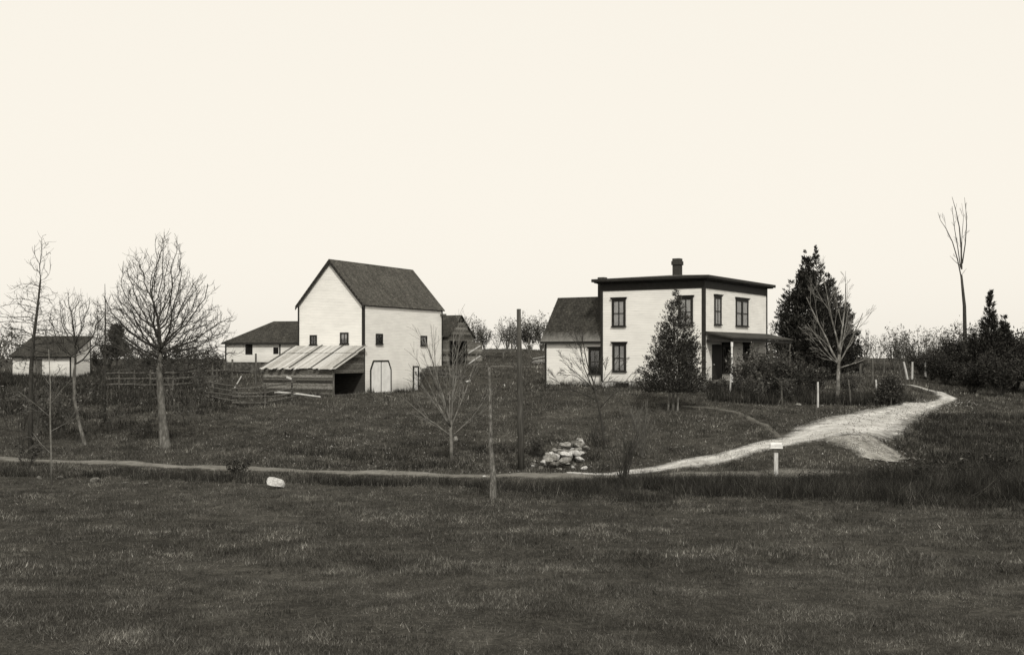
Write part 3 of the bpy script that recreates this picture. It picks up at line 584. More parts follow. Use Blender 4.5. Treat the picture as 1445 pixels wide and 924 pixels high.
# utility pole with wires
ub = at(735.5, 48); tp = P(732, 436, 48); up = empty('utility_pole', tuple(ub), 'tall dark wooden utility pole standing by the road between barn and house', 'utility pole')
m = MB(); H_ = tp.z-ub.z; dx = tp.x-ub.x; m.tube([(0,0,-.4),(dx*.33,0,H_*.33),(dx*.66,0,H_*.66),(dx,0,H_)], [.145,.135,.115,.09], 12, .02); obj('pole', m, M['pole'], up, smooth=True)
m = MB(); m.tube([(dx,-.02,H_-.3),(dx+.16,-.05,H_-.3),(dx+.18,-.05,H_-.2)], [.015,.015,.015], 6); m.tube([(dx+.18,-.05,H_-.2),(dx+.18,-.05,H_-.13),(dx+.18,-.05,H_-.06)], [.035,.045,.02], 8); obj('insulator', m, M['stone'], up)
a = ub+Vector((dx+.18,-.05,H_-.13)); b = hc+Matrix.Rotation(-TH,3,'Z')@Vector((-HW+.1,-.2,5.5)); m = MB()
pts = [a.lerp(b, t)-Vector((0,0,.5*4*t*(1-t))) for t in np.linspace(0,1,14)]; b2 = hc+Matrix.Rotation(-TH,3,'Z')@Vector((-.1,-.2,5.5)); pts.append(b2)
m.tube(pts, [.008]*15, 4); obj('service_wire', m, M['wire'], up)
pb_ = at(695.5, 38); pt_ = P(690, 518, 38); gp = pt_-pb_
m = MB(); m.tube([(0,0,-.3),(0,0,.8),(gp.x*.5-.01,0,gp.z*.4),(gp.x*.8+.02,0,gp.z*.7),(gp.x,0,gp.z)], [.115,.105,.075,.055,.05], 9, .1)
o = obj('rough_pole', m, M['rough_pole']); o.location = pb_; tag(o, 'rough barked thin pole standing alone in the foreground meadow grass', 'pole')

# mailbox
mb0 = at(1095, 45.0); top = P(1092, 623, 45.0).z-mb0.z
mx_ = empty('mailbox', tuple(mb0), 'small white mailbox on a short post beside the road fork', 'mailbox', R(-4))
m = MB(); m.box(-.075,.075,-.07,.07,-.3,top-.26); obj('post', m, M['palewood'], mx_)
m = MB(); m.prism([(-.17,-.085,top-.262),(.17,-.085,top-.262),(.08,-.085,top-.42),(-.08,-.085,top-.42)], (0,.16,0)); obj('bracket', m, M['wood'], mx_)
m = MB(); arc = [(.0,-.1,0),(.0,.1,0)]+[(0,.1*math.cos(t),.1+.08*math.sin(t)) for t in np.linspace(0,math.pi,9)]
m.prism([(-.23,p[1],top-.24+p[2]*1.15) for p in arc], (.46,0,0)); bx_ = obj('box', m, M['metal'], mx_)
m = MB(); m.box(.231,.25,-.108,.108,top-.238,top-.06); obj('door', m, M['metal'], bx_); 
m = MB(); m.box(-.25,.25,-.13,.13,top-.262,top-.24); obj('shelf', m, M['white'], mx_)

# ------------------------------------------------------------------ rocks
def rock_mesh(seed, n=1):
    import bmesh
    bm = bmesh.new(); bmesh.ops.create_icosphere(bm, subdivisions=2, radius=1); rr = random.Random(seed)
    cuts = [Vector((rr.gauss(0,1),rr.gauss(0,1),rr.gauss(0,1))).normalized() for _ in range(9)]
    for v in bm.verts:
        p = v.co.copy()
        for c in cuts:
            k = p.dot(c)
            if k > .55: p -= c*(k-.55)
        v.co = p*(1+.12*noise.noise(p*1.7+Vector((seed,0,0))))
    me = bpy.data.meshes.new('rock'); bm.to_mesh(me); bm.free(); return me
RM = [rock_mesh(i) for i in range(8)]
def rock(name, loc, s, mat, label, group=None, seed=0, sink=.3):
    me = RM[seed % 8].copy() if mat else RM[seed % 8]; me.materials.clear(); me.materials.append(mat)
    o = bpy.data.objects.new(name, me); COL.objects.link(o); rr = random.Random(seed*7+1)
    o.location = Vector(loc)+Vector((0,0,s[2]*(1-sink))); o.scale = s; o.rotation_euler = (rr.uniform(-.3,.3), rr.uniform(-.3,.3), rr.uniform(0,6)); return tag(o, label, 'rock', group)
rock('boulder', at(389,41.6), (.36,.3,.30), M['rock'], 'large pale boulder in grass at the near edge of the road', seed=1)
rr = random.Random(21); placed = []
for i in range(64):          # heap of field stones
    t = rr.random(); px = 772+52*t+rr.uniform(-6,6); py = 652-24*t+rr.uniform(-9,14) if i < 52 else 655+rr.uniform(-4,6); px = px if i < 52 else rr.uniform(745,830)
    D = 48.3+(660-py)/5.6; p = at(px, D); lift = .06+.26*rr.random() if i < 45 else 0; s0 = rr.uniform(.13,.29) if i < 52 else rr.uniform(.07,.16)
    rock('stone', p+Vector((0,0,lift)), (s0*1.25,s0,s0*.75), M['rock'] if rr.random() < .35 else (M['rock_dark'] if rr.random() < .75 else M['rock_moss']), 'pale stone in the tumbled heap of field stones behind the road', 'stones in the heap behind the road', seed=i, sink=.45)
sc_ = [(661,537,86,.45,.25,'flat white stone on the slope right of the barn'),(712,551,81,.13,.2,'small upright white stone on the lawn beside the thin pole'),(643,627,57,.22,.3,'pale upright stone behind the branching bare sapling'),
 (310,632,57,.14,.1,'small pale stone on the slope right of the big bare tree'),(405,592,66,.1,.08,'small pale stone below the rail fence'),(1127,579,65,.28,.15,'pale flat stone at the foot of the garden fence'),
 (1160,579,64.5,.15,.1,'small pale stone beside the upright pale fence post'),(55,662,45,.2,.14,'mossy stone at far left beside the road'),(86,662,45.5,.28,.16,'wide grey stone near the thin stem by the road'),(136,672,44.5,.35,.18,'low grey stone in the grass below the road'),
 (177,678,43.5,.2,.1,'small grey stone among roadside weeds'),(206,685,42.5,.2,.12,'round grey stone in the meadow below the road'),(468,631,55,.2,.12,'pale stone half hidden on the slope below the barn'),(683,667,46,.2,.05,'flat white stone at the foot of the thin pole')]
for i, (px, py, D, sw_, sh, lab) in enumerate(sc_): rock('stone', at(px, D), (sw_*.72, sw_*.5, sh*.72), M['rock'] if 'white' in lab else M['rock_dark'] if 'pale' in lab else M['rock_moss'], lab, seed=i+3, sink=.4)

q = DRIVE[rng.integers(len(DRIVE)//3, int(len(DRIVE)*.75), 1500)]+rng.normal(0,1.3,(1500,2)); q = np.concatenate([q, SCAR[rng.integers(0,len(SCAR),250)]+rng.normal(0,.8,(250,2)), SCAR2[rng.integers(0,len(SCAR2),200)]+rng.normal(0,.5,(200,2))])
n_ = len(q); s4 = rng.uniform(.02,.07,n_)[:,None]; c4 = np.c_[q, height(q[:,0],q[:,1])+.06]; tet = np.array([[1,0,-.4],[-.5,.85,-.4],[-.5,-.85,-.4],[0,0,.8]])
V = (c4[:,None,:]+tet[None]*s4[:,:,None]*rng.uniform(.7,1.3,(n_,4,1))).reshape(-1,3); T4 = (np.array([[0,2,1],[0,1,3],[1,2,3],[2,0,3]])[None]+4*np.arange(n_)[:,None,None]).reshape(-1,3)
pbl = npobj('pebbles', V, T4, M['rock_dark']); tag(pbl, 'loose pebbles strewn over the driveway and its washed out bank', 'pebbles', kind='stuff')
# planks behind the outbuilding
for i, (px, D, w_, lab) in enumerate(((690,103,3.6,'lowest grey plank of the stack behind the grey outbuilding'),(696,103.3,3.9,'middle plank of the stack behind the grey outbuilding'),(702,103.6,3.0,'top plank of the stack, jutting right behind the grey outbuilding'))):
    p = at(696, 103); x = (px-CX)/F*103; m = MB(); m.beam((-w_/2,0,0),(w_/2,.3,.04*i),.3,.07); o = obj('plank', m, M['wood']); o.location = (x, 103+i*.05, p.z+.55+i*.09); tag(o, lab, 'plank')
for i, px in enumerate((678,710)):
    p = at(px, 103.1); m = MB(); m.box(-.09,.09,-.2,.2,-.3,.53); o = obj('trestle_block', m, M['wood']); o.location = (p.x, p.y, hz((696-CX)/F*103,103)); tag(o, ('left','right')[i]+' wooden block holding up the grey planks', 'block')
m = MB(); rr = random.Random(4)
for k in range(5):
    a = Vector((rr.uniform(-.6,.2),rr.uniform(-.3,.3),.1+.08*k)); m.beam(a, a+Vector((rr.uniform(.6,1.3),rr.uniform(-.3,.3),rr.uniform(-.1,.25))), .14, .03)
o = obj('scrap_boards', m, M['palewood']); o.location = at(757, 100); tag(o, 'small heap of pale scrap boards in the back field left of the house wing', 'scrap wood')
m = MB(); 
strip('cart_track', resample(W([(655,93.5),(690,94.2),(735,94.8),(765,95.5)])), .5, M['path'], .05, 4)

# ------------------------------------------------------------------ bare trees
def grow(mbs, p, d, L_, r, lvl, maxl, rr, up=.1, spread=.6, kids=(3,5), wig=.12, lr=.62, kink=None, taper=.35):
    n = max(3, int(4+L_*1.1)) if lvl < 2 else 3; pts = [p.copy()]; rad = [r]; dirs = [d.copy()]; q = p.copy(); dd = d.copy()
    wg = wig*(.55 if lvl == 1 else 1)
    for i in range(n):
        dd = (dd+Vector((rr.gauss(0,wg),rr.gauss(0,wg),rr.gauss(0,wg)+up*.35))).normalized(); q = q+dd*(L_/n); pts.append(q.copy()); rad.append(max(.0058, r*(1-(1-taper)*(i+1)/n))); dirs.append(dd.copy())
    mbs[0 if lvl <= 1 else 1].tube(pts, rad, 8 if lvl == 0 else (6 if lvl == 1 else (4 if lvl == 2 else 3)))
    if lvl >= maxl: return
    nk = rr.randint(*kids)
    for k in range(nk):
        t = .25+.75*(k+rr.random()*.7)/nk; i = min(n, max(1, int(t*n))); base = pts[i]; bd = dirs[i]
        side = bd.orthogonal().normalized(); side = Matrix.Rotation(rr.uniform(0, 2*math.pi), 3, bd) @ side
        nd = (bd+side*rr.uniform(.6,1.1)*spread+Vector((0,0,up))).normalized()
        grow(mbs, base, nd, L_*lr*rr.uniform(.7,1.15)*(1.15-.45*t), max(.006, rad[i]*rr.uniform(.5,.68)), lvl+1, maxl, rr, up, spread, kids, wig*1.15, lr, taper=taper)
def bare_tree(name, label, base, trunk, limbs, mats, maxl=4, seed=1, group=None, darklimbs=False, paths=(), **kw):
    """trunk: [(dx,dy,z,r)...] ; limbs: [(index or height, dx, dy, dz, length, radius)...]"""
    rr = random.Random(seed); t = empty(name, tuple(base), label, 'tree', 0, group); a = MB(); b = MB()
    pts = [Vector(q[:3]) for q in trunk]; a.tube(pts, [q[3] for q in trunk], 9, .05)
    for (i, dx, dy, dz, L_, r) in limbs:
        k = min(int(i), len(pts)-2); fr_ = i-k; p = pts[k].lerp(pts[k+1], fr_) if fr_ else pts[k]
        grow((b if darklimbs else a, b), p.copy(), Vector((dx,dy,dz)).normalized(), L_, r, 1, maxl, rr, **kw)
    for pth, r0 in paths:
        pv = [Vector(q) for q in pth]; b.tube(pv, [r0*(1-.8*i/(len(pv)-1)) for i in range(len(pv))], 6)
        for q, q2 in zip(pv[1:-1], pv[2:]):
            d = (q2-q).normalized(); grow((b, b), q.copy(), (d+Vector((rr.uniform(-.5,.5), rr.uniform(-.5,.5), .2))).normalized(), rr.uniform(.5,1.3), .014, 3, 5, rr, up=.15, spread=.4, kids=(2,3))
    obj('trunk', a, mats[0], t, smooth=True); obj('crown', b, mats[1], t); return t
def colony_tree(name, label, base, trunk, blobs, n, mats, seed, step=.17, kill=.3, reach=1.6, tipr=.0085, expo=2.12, spurs=1.1, tropism=.12, jit=.22, maxr=.13):
    """branches that grow towards points scattered through the crown; blobs: (x, y, z, rx, ry, rz) from the tree's foot"""
    r_ = np.random.default_rng(seed); A = []
    vol = np.array([b[3]*b[4]*b[5] for b in blobs]); vol /= vol.sum()
    for b, f in zip(blobs, vol):
        q = r_.normal(0,1,(int(n*f),3)); q /= np.linalg.norm(q,axis=1)[:,None]; q *= (r_.random(len(q))**.38)[:,None]; A.append(q*np.array(b[3:])+np.array(b[:3]))
    A = np.concatenate(A); tp = np.array([t_[:3] for t_ in trunk], float); nodes = [tp[0]]; par = [-1]
    for a, b in zip(tp[:-1], tp[1:]):
        k = max(1, int(np.linalg.norm(b-a)/step))
        for i in range(1, k+1): nodes.append(a+(b-a)*i/k); par.append(len(nodes)-2)
    nt0 = len(nodes); lo = trunk[-1][2]*.55; Nd = np.array(nodes); ok = Nd[:,2] > lo
    d = np.full(len(A), 1e9); near = np.zeros(len(A), int)
    for i in np.where(ok)[0]:
        dd = np.linalg.norm(A-Nd[i], axis=1); m_ = dd < d; d[m_] = dd[m_]; near[m_] = i
    alive = np.ones(len(A), bool); nodes = [np.array(x) for x in nodes]
    for it in range(90):
        act = alive & (d < (reach if it > 6 else 5)); new = []
        if not act.any(): break
        ids = np.unique(near[act])
        for i in ids:
            v = A[act & (near == i)]-nodes[i]; v /= np.linalg.norm(v,axis=1)[:,None]+1e-9; v = v.mean(0)
            pdv = nodes[i]-nodes[par[i]] if par[i] >= 0 else np.array([0,0,1.]); pdv = pdv/(np.linalg.norm(pdv)+1e-9)
            v = v/(np.linalg.norm(v)+1e-9)+.45*pdv+np.array([0,0,tropism])+r_.normal(0,jit,3); v /= np.linalg.norm(v); p = nodes[i]+v*step
            nodes.append(p); par.append(int(i)); new.append(len(nodes)-1)
        for j in new:
            dd = np.linalg.norm(A-nodes[j], axis=1); m_ = dd < d; d[m_] = dd[m_]; near[m_] = j
        alive &= d > kill
        if len(nodes) > 12000: break
    K = len(nodes); ch = [[] for _ in range(K)]
    for i in range(1, K): ch[par[i]].append(i)
    rp = np.zeros(K)
    for i in range(K-1, -1, -1): rp[i] = tipr**expo if not ch[i] else rp[i]+sum(rp[c] for c in ch[i])
    rad = np.minimum(rp**(1/expo), maxr); b = MB(); stack = [(0, [0])]
    def emit(path):
        if len(path) > 1 and path[-1] >= nt0: b.tube([nodes[k] for k in path], [rad[path[1]]]+[rad[k] for k in path[1:]], 6 if rad[path[1]] > .03 else 3)
    stack = [[0]]
    while stack:
        path = stack.pop(); i = path[-1]
        while ch[i]:
            cs = sorted(ch[i], key=lambda c: -rad[c])
            for c in cs[1:]: stack.append([i, c])
            i = cs[0]; path.append(i)
        if path[0] < nt0:      # leave the solid trunk to its own mesh
            k0 = max([k for k, q in enumerate(path) if q < nt0]); path = path[k0:]
        emit(path)
    for i in range(nt0, K):
        for _ in range(r_.poisson(spurs if rad[i] < .03 else spurs*.35)):
            g_ = nodes[i]-nodes[par[i]]; g_ = g_/np.linalg.norm(g_)+r_.normal(0,.55,3)+np.array([0,0,.3]); g_ /= np.linalg.norm(g_); L_ = r_.uniform(.14,.42)
            b.tube([nodes[i], nodes[i]+g_*L_*.5+r_.normal(0,.02,3), nodes[i]+g_*L_+np.array([0,0,.05])], [.0075,.006,.004], 3)
    t = empty(name, tuple(base), label, 'tree'); a = MB(); a.tube([Vector(q[:3]) for q in trunk], [q[3] for q in trunk], 10, .06)
    obj('trunk', a, mats[0], t, smooth=True); obj('crown', b, mats[1], t); return t
# big tree on the left
b0 = at(233, 56.8)
colony_tree('bare_tree', 'large spreading leafless tree with pale lower trunk left of the barns', b0,
 [(.02,0,-.3,.36),(0,0,.1,.27),(-.12,0,1.3,.21),(-.22,0,2.6,.18),(-.3,.0,3.8,.155),(-.3,0,4.3,.14),(-.28,.05,5.0,.11)],
 [(-.35,0,7.0,2.2,2.4,2.9),(-.4,0,6.0,3.3,3.0,2.2),(-2.3,0,6.4,1.6,1.4,1.5),(2.0,.2,5.9,1.5,1.3,1.3),(1.0,0,4.4,1.9,1.6,.9),(-1.3,0,4.3,1.4,1.4,.8),(.1,0,9.7,.9,1.2,1.3),(-1.6,.3,8.9,.8,1,1.0),(1.7,-.2,7.7,.9,1,1.1),(2.9,0,5.0,1.2,.8,.6),(-3.3,0,5.6,.9,.8,.6)], 7400, (M['bark_mid'], M['twig']), 12, kill=.24, step=.16)
# far left
b0 = at(44, 55)
colony_tree('thin_tree', 'tall thin dark tree at the far left edge, leaning right', b0,
 [(0,0,-.3,.14),(-.05,0,2,.12),(0,0,4.2,.1),(.12,.0,5.6,.08),(.3,0,7,.06),(.45,0,8.4,.04)],
 [(.5,0,9.3,.6,.6,1.5),(.1,0,7.2,1.2,1.1,1.3),(-.3,0,5.2,1.8,1.4,1.2),(1.0,0,5.6,1.0,1.0,.9),(-1.4,0,6.4,.9,.8,.9)], 1700, (M['bark'], M['twig']), 17, maxr=.05, kill=.26)
b0 = at(120, 57.5)
colony_tree('crooked_tree', 'crooked leafless tree in front of the white shed, trunk bent left', b0,
 [(.05,0,-.3,.12),(0,0,0,.1),(-.3,0,1.1,.085),(-.55,0,2.4,.08),(-.55,.0,3.6,.085),(-.5,0,4.1,.055)],
 [(-.5,0,6.0,1.6,1.4,1.7),(-1.2,0,5.3,1.0,.9,.9),(.5,0,5.0,.9,.9,1.2),(-.7,0,7.2,.7,.7,.7)], 1500, (M['bark_mid'], M['twig']), 9, maxr=.06, kill=.24)
b0 = at(73, 43.5)
bare_tree('slender_sapling', 'very slender pale sapling at the near left with drooping twigs', b0, [(0,0,-.2,.04),(-.02,0,1.2,.035),(-.06,0,2.6,.03),(-.05,0,3.8,.022),(-.12,0,5.2,.012)],
 [(1,-.7,.1,.6,1.2,.014),(1.6,.8,.2,.5,1.1,.012),(2,-.8,-.2,.7,1.5,.014),(2.4,.6,.3,.8,1.2,.012),(3,-.5,0,1,1.0,.01),(3,.5,-.3,.9,1.0,.01)], (M['twig_pale'], M['twig_mid']), maxl=3, seed=3, up=0, spread=.8, kids=(2,4))
# centre sapling
b0 = at(637, 51)
bare_tree('pale_sapling', 'many branched pale leafless sapling in front of the barn, right of its doors', b0, [(0,0,-.2,.085),(0,0,.6,.075),(-.03,0,1.4,.068),(0,0,1.9,.05)],
 [(1.7,-1.0,.2,.75,2.9,.032),(1.6,1.0,-.1,1.0,2.6,.028),(2,-.55,.2,1.2,3.6,.04),(2.4,-.35,-.3,1.3,4.2,.042),(2,-.05,.2,1.5,4.6,.045),(2.5,.18,-.2,1.5,4.2,.04),(2,.32,.3,1.4,4.0,.035),(2.3,-.75,-.3,1.0,3.1,.032),(2.1,-.3,.7,1.3,3.4,.035),(2.2,-.2,-.7,1.3,3.2,.032),(2.6,.05,.5,1.5,3.6,.03)],
 (M['twig_pale'], M['twig_pale']), maxl=3, seed=6, up=.06, spread=.5, kids=(4,6), lr=.55, wig=.11)
# sapling in front of the wing
b0 = at(852, 53.5)
bare_tree('leaning_sapling', 'dark leafless sapling leaning left in front of the house wing', b0, [(.02,0,-.2,.075),(0,0,.5,.065),(-.12,0,1.5,.055),(-.3,0,2.3,.05),(-.5,0,3.2,.035)],
 [(3,-.9,.1,.55,2.5,.032),(3.3,-.55,.2,.9,2.6,.032),(4,-.5,-.2,1.1,2.6,.034),(3.6,-.95,-.2,.9,2.2,.026),(3.5,.7,.1,.8,2.0,.022),(3.8,.15,.3,1.2,1.6,.02),(2.5,.75,-.2,.85,2.4,.022),(3.6,-.8,-.3,.7,1.8,.02)], (M['bark'], M['twig']), maxl=4, seed=10, up=.02, spread=.6, kids=(3,5), lr=.58)
# pale tree right of the house
b0 = at(1182, 67)
bare_tree('pale_tree', 'pale leafless tree standing in front of the dark evergreen', b0, [(0,0,-.2,.15),(0,0,.4,.12),(.03,0,1.5,.11),(.06,0,2.3,.1),(.1,0,2.9,.09)],
 [(3,-.55,.1,1.1,4.4,.075),(3,-1.0,-.2,.75,3.3,.05),(3.4,.1,.2,1.5,4.6,.07),(3,.6,0,1.1,3.4,.055),(2.7,1.0,-.1,.35,2.2,.04),(4,-.2,-.3,1.4,4.6,.06),(3.5,.35,.4,1.3,3.4,.05),(3,-.8,.3,.5,2.4,.035)],
 (M['bark_pale'], M['twig_pale']), maxl=4, seed=15, up=.07, spread=.5, kids=(3,5), lr=.52, wig=.09)
# tall bare stem at right
b0 = at(1361, 97); hT = P(1361, 350, 97).z-b0.z
bare_tree('tall_snag', 'very tall dead trunk with a few upright bare branches at the right', b0, [(0,0,-.3,.26),(.05,0,3,.17),(0,0,6,.14),(-.27,0,P(1356.5,388,97).z-b0.z,.09)],
 [(3.3,-.6,.2,.5,1.2,.03),(3.0,.6,.2,.6,.8,.02)], (M['bark'], M['twig']), maxl=2, seed=19, up=.12, spread=.3, kids=(2,3), lr=.3, wig=.06,
 paths=[([(x_, dy_*k_, z_) for k_, (x_, z_) in enumerate([((px-1361)/F*97, P(px,py,97).z-b0.z) for px, py in pl])], r0) for pl, dy_, r0 in (
  ([(1356.5,392),(1352,365),(1346,341),(1338,322),(1331,310),(1328,298)],.15,.055),([(1355.5,378),(1351,350),(1346,325),(1343,305),(1341,292)],-.1,.045),([(1357,380),(1357,350),(1355,320),(1351,297),(1346,277)],.1,.075),
  ([(1358,372),(1361,345),(1362,318),(1360,298),(1357,280)],-.15,.055),([(1357,362),(1359,335),(1363,305),(1362,285)],.25,.035))])
# thin treetops behind
b0 = at(148, 66)
bare_tree('upright_sapling', 'upright dark sapling just left of the big bare tree', b0, [(0,0,-.2,.07),(.02,0,3,.055),(.03,0,6,.04),(0,0,8.1,.012)], [(.9,-.5,.1,1,1.5,.02),(1.3,.5,.1,1,1.4,.02),(1.7,-.5,.2,1,1.2,.02),(2.2,.4,0,1,.9,.012)], (M['bark'], M['twig']), maxl=3, seed=23, up=.1, spread=.6)

# ------------------------------------------------------------------ shrubs (bare, twiggy)
def shrub(name, label, base, h, spread, stems, seed, mats, cat='shrub', leaves=0, group=None, leafmat=None, maxl=3, r=.02):
    rr = random.Random(seed); t = empty(name, tuple(base), label, cat, 0, group); a = MB()
    tips = []
    for i in range(stems):
        an = rr.uniform(0, 2*math.pi); s = spread*math.sqrt(rr.random()); d = Vector((math.cos(an)*s, math.sin(an)*s, h)).normalized()
        grow((a, a), Vector((rr.uniform(-.1,.1)*h*.3, rr.uniform(-.1,.1)*h*.3, -.08)), d, h*rr.uniform(.55,.85), r*rr.uniform(.6,1.1), 1, maxl, rr, up=.12, spread=.55, kids=(3,4), lr=.48)
    obj('stems', a, mats, t)
    if leaves:
        V = np.array(a.v); V = V[V[:,2] > h*.22]; c = V[rng.integers(0, len(V), leaves)]+rng.normal(0, .07*h**.5, (leaves,3)); foliage('foliage', c, .05*h**.5, leafmat or M['leaf'], t)
    return t
def foliage(name, c, size, mat, parent, stretch=1.8, outward=None):
    n = len(c); d = rng.normal(0,1,(n,3)); d /= np.linalg.norm(d,axis=1)[:,None]
    if outward is not None: d = d*.7+outward; d /= np.linalg.norm(d,axis=1)[:,None]
    u = rng.normal(0,1,(n,3)); u -= d*(u*d).sum(1)[:,None]; u /= np.linalg.norm(u,axis=1)[:,None]
    s = (size*rng.uniform(.5,1.3,n))[:,None]
    V = np.stack([c-u*s*.5, c+u*s*.5, c+d*s*stretch], 1).reshape(-1,3)
    return npobj(name, V, np.arange(3*n).reshape(-1,3), mat, parent)
shrub('roadside_shrub', 'thin leafless shrub standing up from the weeds before the driveway fork', at(878,43.0), 3.0, 1.3, 16, 31, M['twig'], maxl=3, r=.022)
shrub('bushy_sapling', 'loose leafy shrub stems on the slope right of the stone heap', at(905,51.5), 3.0, 1.8, 14, 33, M['twig_mid'], maxl=3, r=.02)
shrub('bushy_sapling', 'low twiggy shrub between the stone heap and the leaning sapling', at(842,54), 1.8, 1.2, 12, 35, M['twig'], maxl=3, r=.015)
shrub('bushy_sapling', 'twiggy shrub between the utility pole and the stone heap', at(757,52), 1.3, 1.1, 14, 36, M['twig'], leaves=300, maxl=3, r=.013)

for i, (px, D, h, lab) in enumerate(((52,58,5.0,'tall thin brush rising in front of the left half of the white shed'),(82,60,4.2,'thin brush crossing the middle of the white shed'),(30,56,4.4,'thin brush beside the tall thin tree at the left edge'),(100,66,3.6,'thin brush crossing the corner of the white shed'),(62,62,2.6,'dark leafless brush below the white shed at the left edge'),(95,68,2.4,'leafless brush directly under the white shed'),(155,63,2.4,'thin brush between crooked tree and big bare tree'),(188,70,2.5,'brush just left of the big bare tree trunk'),
 (200,60,1.6,'low twiggy brush near the foot of the big bare tree'),(262,66,2.6,'twiggy brush just right of the big bare tree trunk'),(288,72,2.6,'dark brush left of the rail fence'),(312,78,2.2,'brush behind the left end of the rail fence'),(245,76,2.6,'brush behind the fork of the big bare tree'),(40,50,1.8,'thin brush at the far left beside the road'),(135,74,2.4,'brush in front of the right end of the white shed'))):
    shrub('brush', lab, at(px, D), h, .9*h, 9, 80+i, M['twig' if i % 3 else 'twig_mid'], 'brush', 160, maxl=3, r=.018)
# prototypes for skyline bushes
BG = []
protoA = shrub('bare_bush', 'x', (0,0,0), 4.2, 2.2, 15, 41, M['twig_mid'], 'bush', 650, r=.035)
protoB = shrub('bare_bush', 'x', (0,0,0), 4.0, 2.6, 9, 42, M['twig_mid'], 'bush', 260, r=.035)
protoC = shrub('bare_bush', 'x', (0,0,0), 3.6, 2.4, 12, 43, M['twig'], 'bush', 1500, r=.03)
spots = [ # px, D, proto, scale, label
 (650,112,2,.75,'leafy bush directly behind the peak of the grey outbuilding'),(672,110,0,.92,'round dark bush just right of the grey outbuilding roof'),(684,114,2,.75,'dense low bush behind the stacked planks'),(702,116,1,.75,'thin bush above the right end of the plank stack'),(716,110,0,.95,'tall bush left of the utility pole on the skyline'),
 (727,118,2,.8,'leafy bush behind the utility pole'),(749,112,2,1.12,'tall leafy bush between utility pole and house wing'),(764,114,0,1.1,'dark bush touching the outline of the house wing'),(745,120,1,1.15,'sparse tall bush at the wing end of the skyline'),
 (1222,104,1,1.05,'sparse bare bush beside the dark evergreen edge'),(1238,112,1,.9,'small bare bush right of the dark evergreen'),(1262,100,0,1.0,'spreading bush behind the leaning posts'),(1274,103,0,1.12,'tallest bare bush of the middle skyline thicket'),(1289,104,2,.8,'dense bush behind the white leaning posts'),
 (1300,108,1,1.15,'thin bush right of the leaning posts'),(1312,106,2,.72,'low leafy bush along the field edge'),(1328,100,2,.9,'dense bush left of the tall dead trunk'),(1340,104,0,1.2,'dark twiggy bush left of the tall dead trunk'),(1350,96,2,1.05,'dense dark bush at the foot of the tall dead trunk'),
 (1366,98,2,1.1,'leafy bush right of the foot of the tall dead trunk'),(1376,92,0,1.3,'tall bush between dead trunk and right evergreen'),(1400,88,2,1.4,'broad bush in front of the right evergreen'),(1432,86,2,1.4,'broad bush at the far right edge'),
 (1318,118,1,1.1,'faint bare bush on the far right skyline'),(1092,104,0,1.25,'bush showing between house and dark evergreen'),
 (20,100,1,1.3,'bare bush behind the left end of the white shed'),(-15,85,0,1.4,'dark bush at the far left edge'),(60,108,1,1.3,'bare bush rising behind the white shed roof'),(140,100,2,.8,'bush just right of the white shed'),(154,106,0,1.0,'dark bush behind the plank fence near the shed'),
 (182,98,0,.85,'dark bush behind the plank fence'),(205,100,2,.9,'dense bush behind the big bare tree, left side'),(238,97,2,1.0,'dense bush straight behind the big bare tree'),(262,98,0,1.0,'bush behind the big bare tree, right side'),(284,95,2,.95,'bush between big bare tree and low barn'),(303,92,2,.75,'low bush at the left corner of the low barn'),
 (398,118,1,1.2,'bare treetop poking above the low barn roof'),(409,116,1,1.15,'bare treetop just left of the tall barn wall'),(222,88,2,.7,'low dark bush beside the plank fence'),(256,88,2,.65,'low bush in the yard right of the plank fence'),(282,84,0,.6,'twiggy bush in front of the low barn yard'),(300,80,1,.55,'thin bush left of the rail fence')]
protoD = shrub('thicket', 'x', (0,0,0), 4.4, 3.6, 26, 44, M['twig'], 'thicket', 5200, r=.03, leafmat=M['cedar_dark'])
for i_ in range(9): spots.append(([1316,1334,1352,1372,1388,1412,1432,1460,1300][i_], [92,88,93,80,90,78,86,82,96][i_], 3, [.62,.72,.95,.72,1.15,.85,1.3,1.25,.55][i_], ['dark thicket on the slope left of the dead trunk','dark thicket below the dead trunk','dark thicket right around the dead trunk base','low dark thicket before the right evergreen','tall dark thicket behind the right evergreen','low dark thicket right of the right evergreen','tall dark thicket near the right edge','dark thicket at the very right edge','small dark thicket at the end of the leaning posts'][i_]))
protos = [protoA, protoB, protoC, protoD]
for i, (px, D, k, s, lab) in enumerate(spots):
    p = at(px, D); copy_thing(protos[k], tuple(p), i*1.7, (s,s,s*random.uniform(.92,1.05)), lab)
for p_ in protos:
    for ch in list(p_.children): bpy.data.objects.remove(ch)
    bpy.data.objects.remove(p_)

